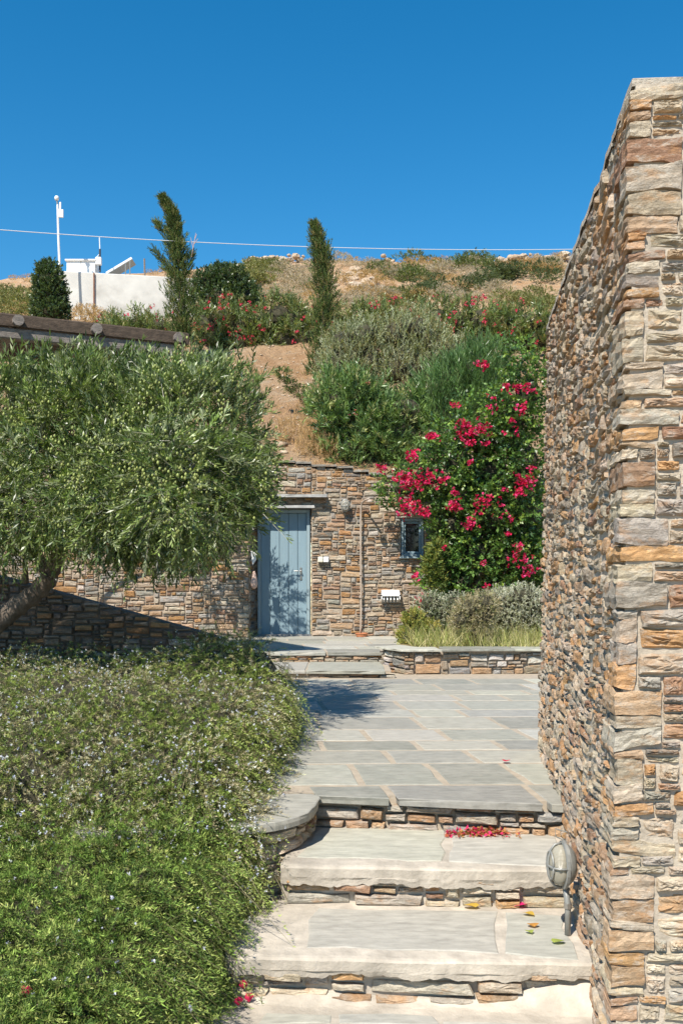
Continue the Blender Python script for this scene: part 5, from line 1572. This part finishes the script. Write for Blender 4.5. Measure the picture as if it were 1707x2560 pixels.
# outdoor shower
sh = thing("outdoor_shower", tuple(at(828, 1458, yf)), "thin outdoor shower pipe on the stone house wall", "shower")
zx_ = lambda x, y, o=0.05: at(x, y, yf) + Vector((0, -o, 0))
mb = MB(); mb.tube([zx_(826, 1462), zx_(828, 1440), zx_(829, 1400), zx_(828, 1280), zx_(828, 1190), zx_(829, 1162), zx_(832, 1154, .09), zx_(838, 1150, .2), zx_(846, 1149, .36)], .016, 8)
mb.build("pipe", M_PIPE, sh, smooth=True)
hd = at(849, 1151, yf - .40); hd.y = yf - .42
MB().lathe([(.015, .03), (.03, .02), (.055, -.005), (.055, -.018), (.01, -.02)], 12, hd).build("shower_head", M_PIPE, sh, smooth=True)
for y in (1318, 1370):
    MB().lathe([(.028, -.02), (.028, .02)], 8, zx_(828, y)).build("clamp", M_PIPE, sh)
    MB().box(zx_(828, y, .02), (.02, .06, .02)).build("clamp", M_PIPE, sh)
di = at(830, 1461, yf - .12)
mb = MB(); mb.lathe([(.085, 0), (.10, .045), (.108, .05), (.108, .06), (.098, .06), (.085, .02), (.01, .018)], 18, (di.x, YR - .16, HZ0 + .006))
tag(mb.build("drain_dish", M_TERRA, smooth=False), "small terracotta dish under the shower pipe", "dish")
for k, x in enumerate((736, 749)):
    mt_ = (M_CREAM, M_WHITEM)[k]
    cc = at(x, 1285, yf); cc.y = yf - .01
    o = thing("junction_box", tuple(cc), ("cream electrical box on the wall beside the door", "white electrical box beside the cream one by the door")[k], "electrical box")
    MB().box(cc, (.088, .08, .095), bev=.008).build("case", mt_, o)
    MB().box(cc + Vector((0, -.043, 0)), (.072, .008, .078), bev=.003).build("lid", mt_, o)
# white hooded step light
cc = at(896, 1372, yf); cc.y = yf + .0
hl_ = thing("hooded_light", tuple(cc), "white hooded light low on the house wall under the window", "wall lamp")
w2, h2, d2 = .15, .13, .15
mb = MB(); c0 = cc
mb.add([c0 + Vector(v_) for v_ in ((-w2, .03, h2), (w2, .03, h2), (w2 * 1.05, -d2, h2 * .35), (-w2 * 1.05, -d2, h2 * .35), (-w2, .03, h2 * .85), (w2, .03, h2 * .85), (w2 * 1.05, -d2, h2 * .2), (-w2 * 1.05, -d2, h2 * .2))],
       [(0, 3, 2, 1), (4, 5, 6, 7), (3, 7, 6, 2), (0, 4, 7, 3), (1, 2, 6, 5)])
for s in (-1, 1):
    mb.add([c0 + Vector(v_) for v_ in ((s * w2, .03, h2), (s * w2 * 1.05, -d2, h2 * .35), (s * w2 * 1.05, -d2, -h2 * .2), (s * w2, .03, -h2 * .6), (s * w2 * .9, .03, h2), (s * w2 * .94, -d2, h2 * .35), (s * w2 * .94, -d2, -h2 * .2), (s * w2 * .9, .03, -h2 * .6))],
           [(0, 1, 2, 3), (4, 7, 6, 5), (1, 5, 6, 2), (2, 6, 7, 3), (0, 4, 5, 1)])
mb.build("hood", M_WHITEM, hl_)
for k in range(5):
    x = -w2 * .75 + k * w2 * .375
    MB().box(c0 + Vector((x, -.07, -.0)), (.018, .09, .12), Matrix.Rotation(R(-25), 3, 'X')).build("louvre", M_WHITEM, hl_)
MB().box(c0 + Vector((0, -.01, -.02)), (w2 * 1.8, .03, .13)).build("back_plate", M_GREYM, hl_)
# things hung on the jamb
hx_ = XL1 + .03
p = at(577, 1282, YL + .05)
mb = MB().add([(hx_ + .0, YL - .02, p.z + .12), (hx_ + .11, YL - .03, p.z + .11), (hx_ + .085, YL - .035, p.z - .03), (hx_ + .03, YL - .03, p.z - .11), (hx_ + .0, YL + .03, p.z + .12), (hx_ + .11, YL + .02, p.z + .11), (hx_ + .085, YL + .0, p.z - .03), (hx_ + .03, YL + .02, p.z - .11)],
              [(0, 3, 2, 1), (4, 5, 6, 7), (0, 1, 5, 4), (1, 2, 6, 5), (2, 3, 7, 6), (3, 0, 4, 7)])
tag(mb.build("hanging_cloth", M_SHELLW), "white knotted cloth hanging beside the blue door", "cloth")
p = at(578, 1335, YL + .05)
mb = MB().lathe([(.01, .17), (.028, .13), (.045, .05), (.058, -.03), (.05, -.09), (.015, -.12)], 10, (hx_ + .055, YL - .02, p.z))
tag(mb.build("hanging_gourd", M_SHELL, smooth=True), "pinkish brown gourd hanging below the white cloth", "gourd")

# ================================================================== LAMP ON THE TALL WALL
yy = 4.46
lx = WX(yy) - .02
lz = at(0, 1985, yy).z
c = Vector((lx + .01, yy, lz))
sl_ = bulkhead("step_lamp", "grey bulkhead lamp with ribbed glass on the tall wall by the steps", c, (-1, -.12, 0), .074)
mb = MB(); mb.tube([Vector((lx - .030, yy - .01, lz - .09)), Vector((lx - .018, yy - .012, lz - .18)), Vector((lx - .020, yy - .015, lz - .31))], .014, 8)
mb.build("conduit", M_GREYM, sl_, smooth=True)
MB().lathe([(.019, -.012), (.019, .012)], 10, (lx - .018, yy - .012, lz - .18)).build("clip", M_STEEL, sl_)
MB().tube([Vector((lx - .02, yy, lz + .10)), Vector((lx - .07, yy, lz + .125)), Vector((lx - .072, yy, lz + .16)), Vector((lx - .02, yy, lz + .145))], .003, 5).build("hook", M_GREYM, sl_)

# ================================================================== FALLEN PETALS AND LEAVES
g = np.random.default_rng(191)
n = 420
a = g.normal(0, 1, (n, 2)) * np.array([.5, .35])
c0 = on_plane(1108, 1917, Z1)
P = np.c_[c0.x + np.clip(a[:, 0], -1, 1) * .19, c0.y + np.clip(a[:, 1], -1, 1) * .10, Z1 + .008 + .03 * g.random(n) * np.exp(-(a ** 2).sum(1))]
D = unit(np.c_[g.normal(0, 1, (n, 2)), g.normal(0, .35, n)])
Wv = unit(np.cross(D, UP + g.normal(0, .4, (n, 3))))
V, Fc = leaf_quads(P, D, Wv, g.uniform(.014, .034, n), g.uniform(.012, .024, n), .25)
pal = [((.60, .03, .12), 4), ((.36, .09, .05), 3), ((.46, .24, .08), 4), ((.30, .16, .06), 2)]
tag(link("fallen_petals", mesh_np("fallen_petals", V, Fc, M_PETAL, np.repeat(colours(n, 1, pal, g), 4, 0))), "drift of crimson petals and dry leaves on the top step", "petals", None, "stuff")
def fallen(name, label, x, y, z, size, colr, cat):
    p = on_plane(x, y, z)
    k = 8; V = [(0, 0, .012)]; th0 = g.uniform(0, 6.28)
    for i in range(k):
        t_ = 2 * math.pi * i / k; r_ = size * (.5 + .25 * abs(math.cos(t_ * .5 + .3))) * g.uniform(.85, 1.1) * (1.25 if i == 0 else 1)
        V.append((r_ * math.cos(t_ + th0) * 1.2, r_ * math.sin(t_ + th0) * .8, .008 + size * .25 * abs(math.sin(t_))))
    me = mesh_py(name, V, [(0, 1 + i, 1 + (i + 1) % k) for i in range(k)], M_PETAL, np.tile(np.array(colr), (len(V), 1)))
    tag(link(name, me, None, (p.x, p.y, z + .006)), label, cat)
YE, GR, OR_, PK = (.50, .33, .06), (.30, .34, .08), (.50, .24, .06), (.72, .03, .19)
fallen("fallen_leaf", "yellow leaf at the back of the middle step, left of the pink petal", 1082, 2088, Z2, .045, YE, "leaf")
fallen("fallen_petal", "bright pink petal at the back of the middle step", 1197, 2085, Z2, .045, PK, "petal")
fallen("fallen_leaf", "curled yellow leaf just below the bright pink petal", 1212, 2105, Z2, .035, YE, "leaf")
fallen("fallen_leaf", "orange leaf in the middle of the short slab", 1222, 2132, Z2, .036, OR_, "leaf")
fallen("fallen_leaf", "small green leaf under the orange one on the short slab", 1215, 2146, Z2, .028, GR, "leaf")
fallen("fallen_leaf", "green leaf near the front right corner of the short slab", 1278, 2170, Z2, .038, GR, "leaf")
fallen("fallen_leaf", "orange leaf at the foot of the step lamp", 1262, 2084, Z2, .03, OR_, "leaf")
fallen("fallen_leaf", "brown leaf behind the yellow one on the middle step", 1118, 2078, Z2, .04, (.34, .17, .06), "leaf")
fallen("fallen_petal", "dark crimson petal against the riser above the middle step", 1125, 2068, Z2, .034, (.45, .02, .07), "petal")
fallen("fallen_leaf", "yellow leaf lying on the lowest step", 1222, 2308, Z3, .045, YE, "leaf")
fallen("fallen_petal", "pink petal on the lowest step by the wall", 1308, 2318, Z3, .045, PK, "petal")
fallen("fallen_leaf", "orange leaf on the lowest step beside the pink petal", 1328, 2300, Z3, .055, OR_, "leaf")
fallen("fallen_petal", "single red petal on the terrace flags", 1162, 1752, .004, .035, (.50, .02, .06), "petal")
for x, y, z, lb in ((560, 2262, -.50, "uppermost red petal caught in the low rosemary"), (572, 2292, -.545, "red petal caught in the rosemary beside the lowest step"), (548, 2300, -.53, "crimson petal deeper in the rosemary beside the lowest step"), (60, 2278, -.10, "lone red petal in the rosemary near the left edge")):
    p = on_plane(x, y, z)
    me = mesh_py("fallen_petal", [(0, -.005, 0), (.02, 0, .008), (.012, -.004, .022), (-.012, 0, .02), (-.02, -.003, .0), (0, 0, -.018)], [(0, 1, 2), (0, 2, 3), (0, 3, 4), (0, 4, 5), (0, 5, 1)], M_PETAL, np.tile(np.array((.60, .03, .10)), (6, 1)))
    tag(link("fallen_petal", me, None, tuple(p)), lb, "petal")
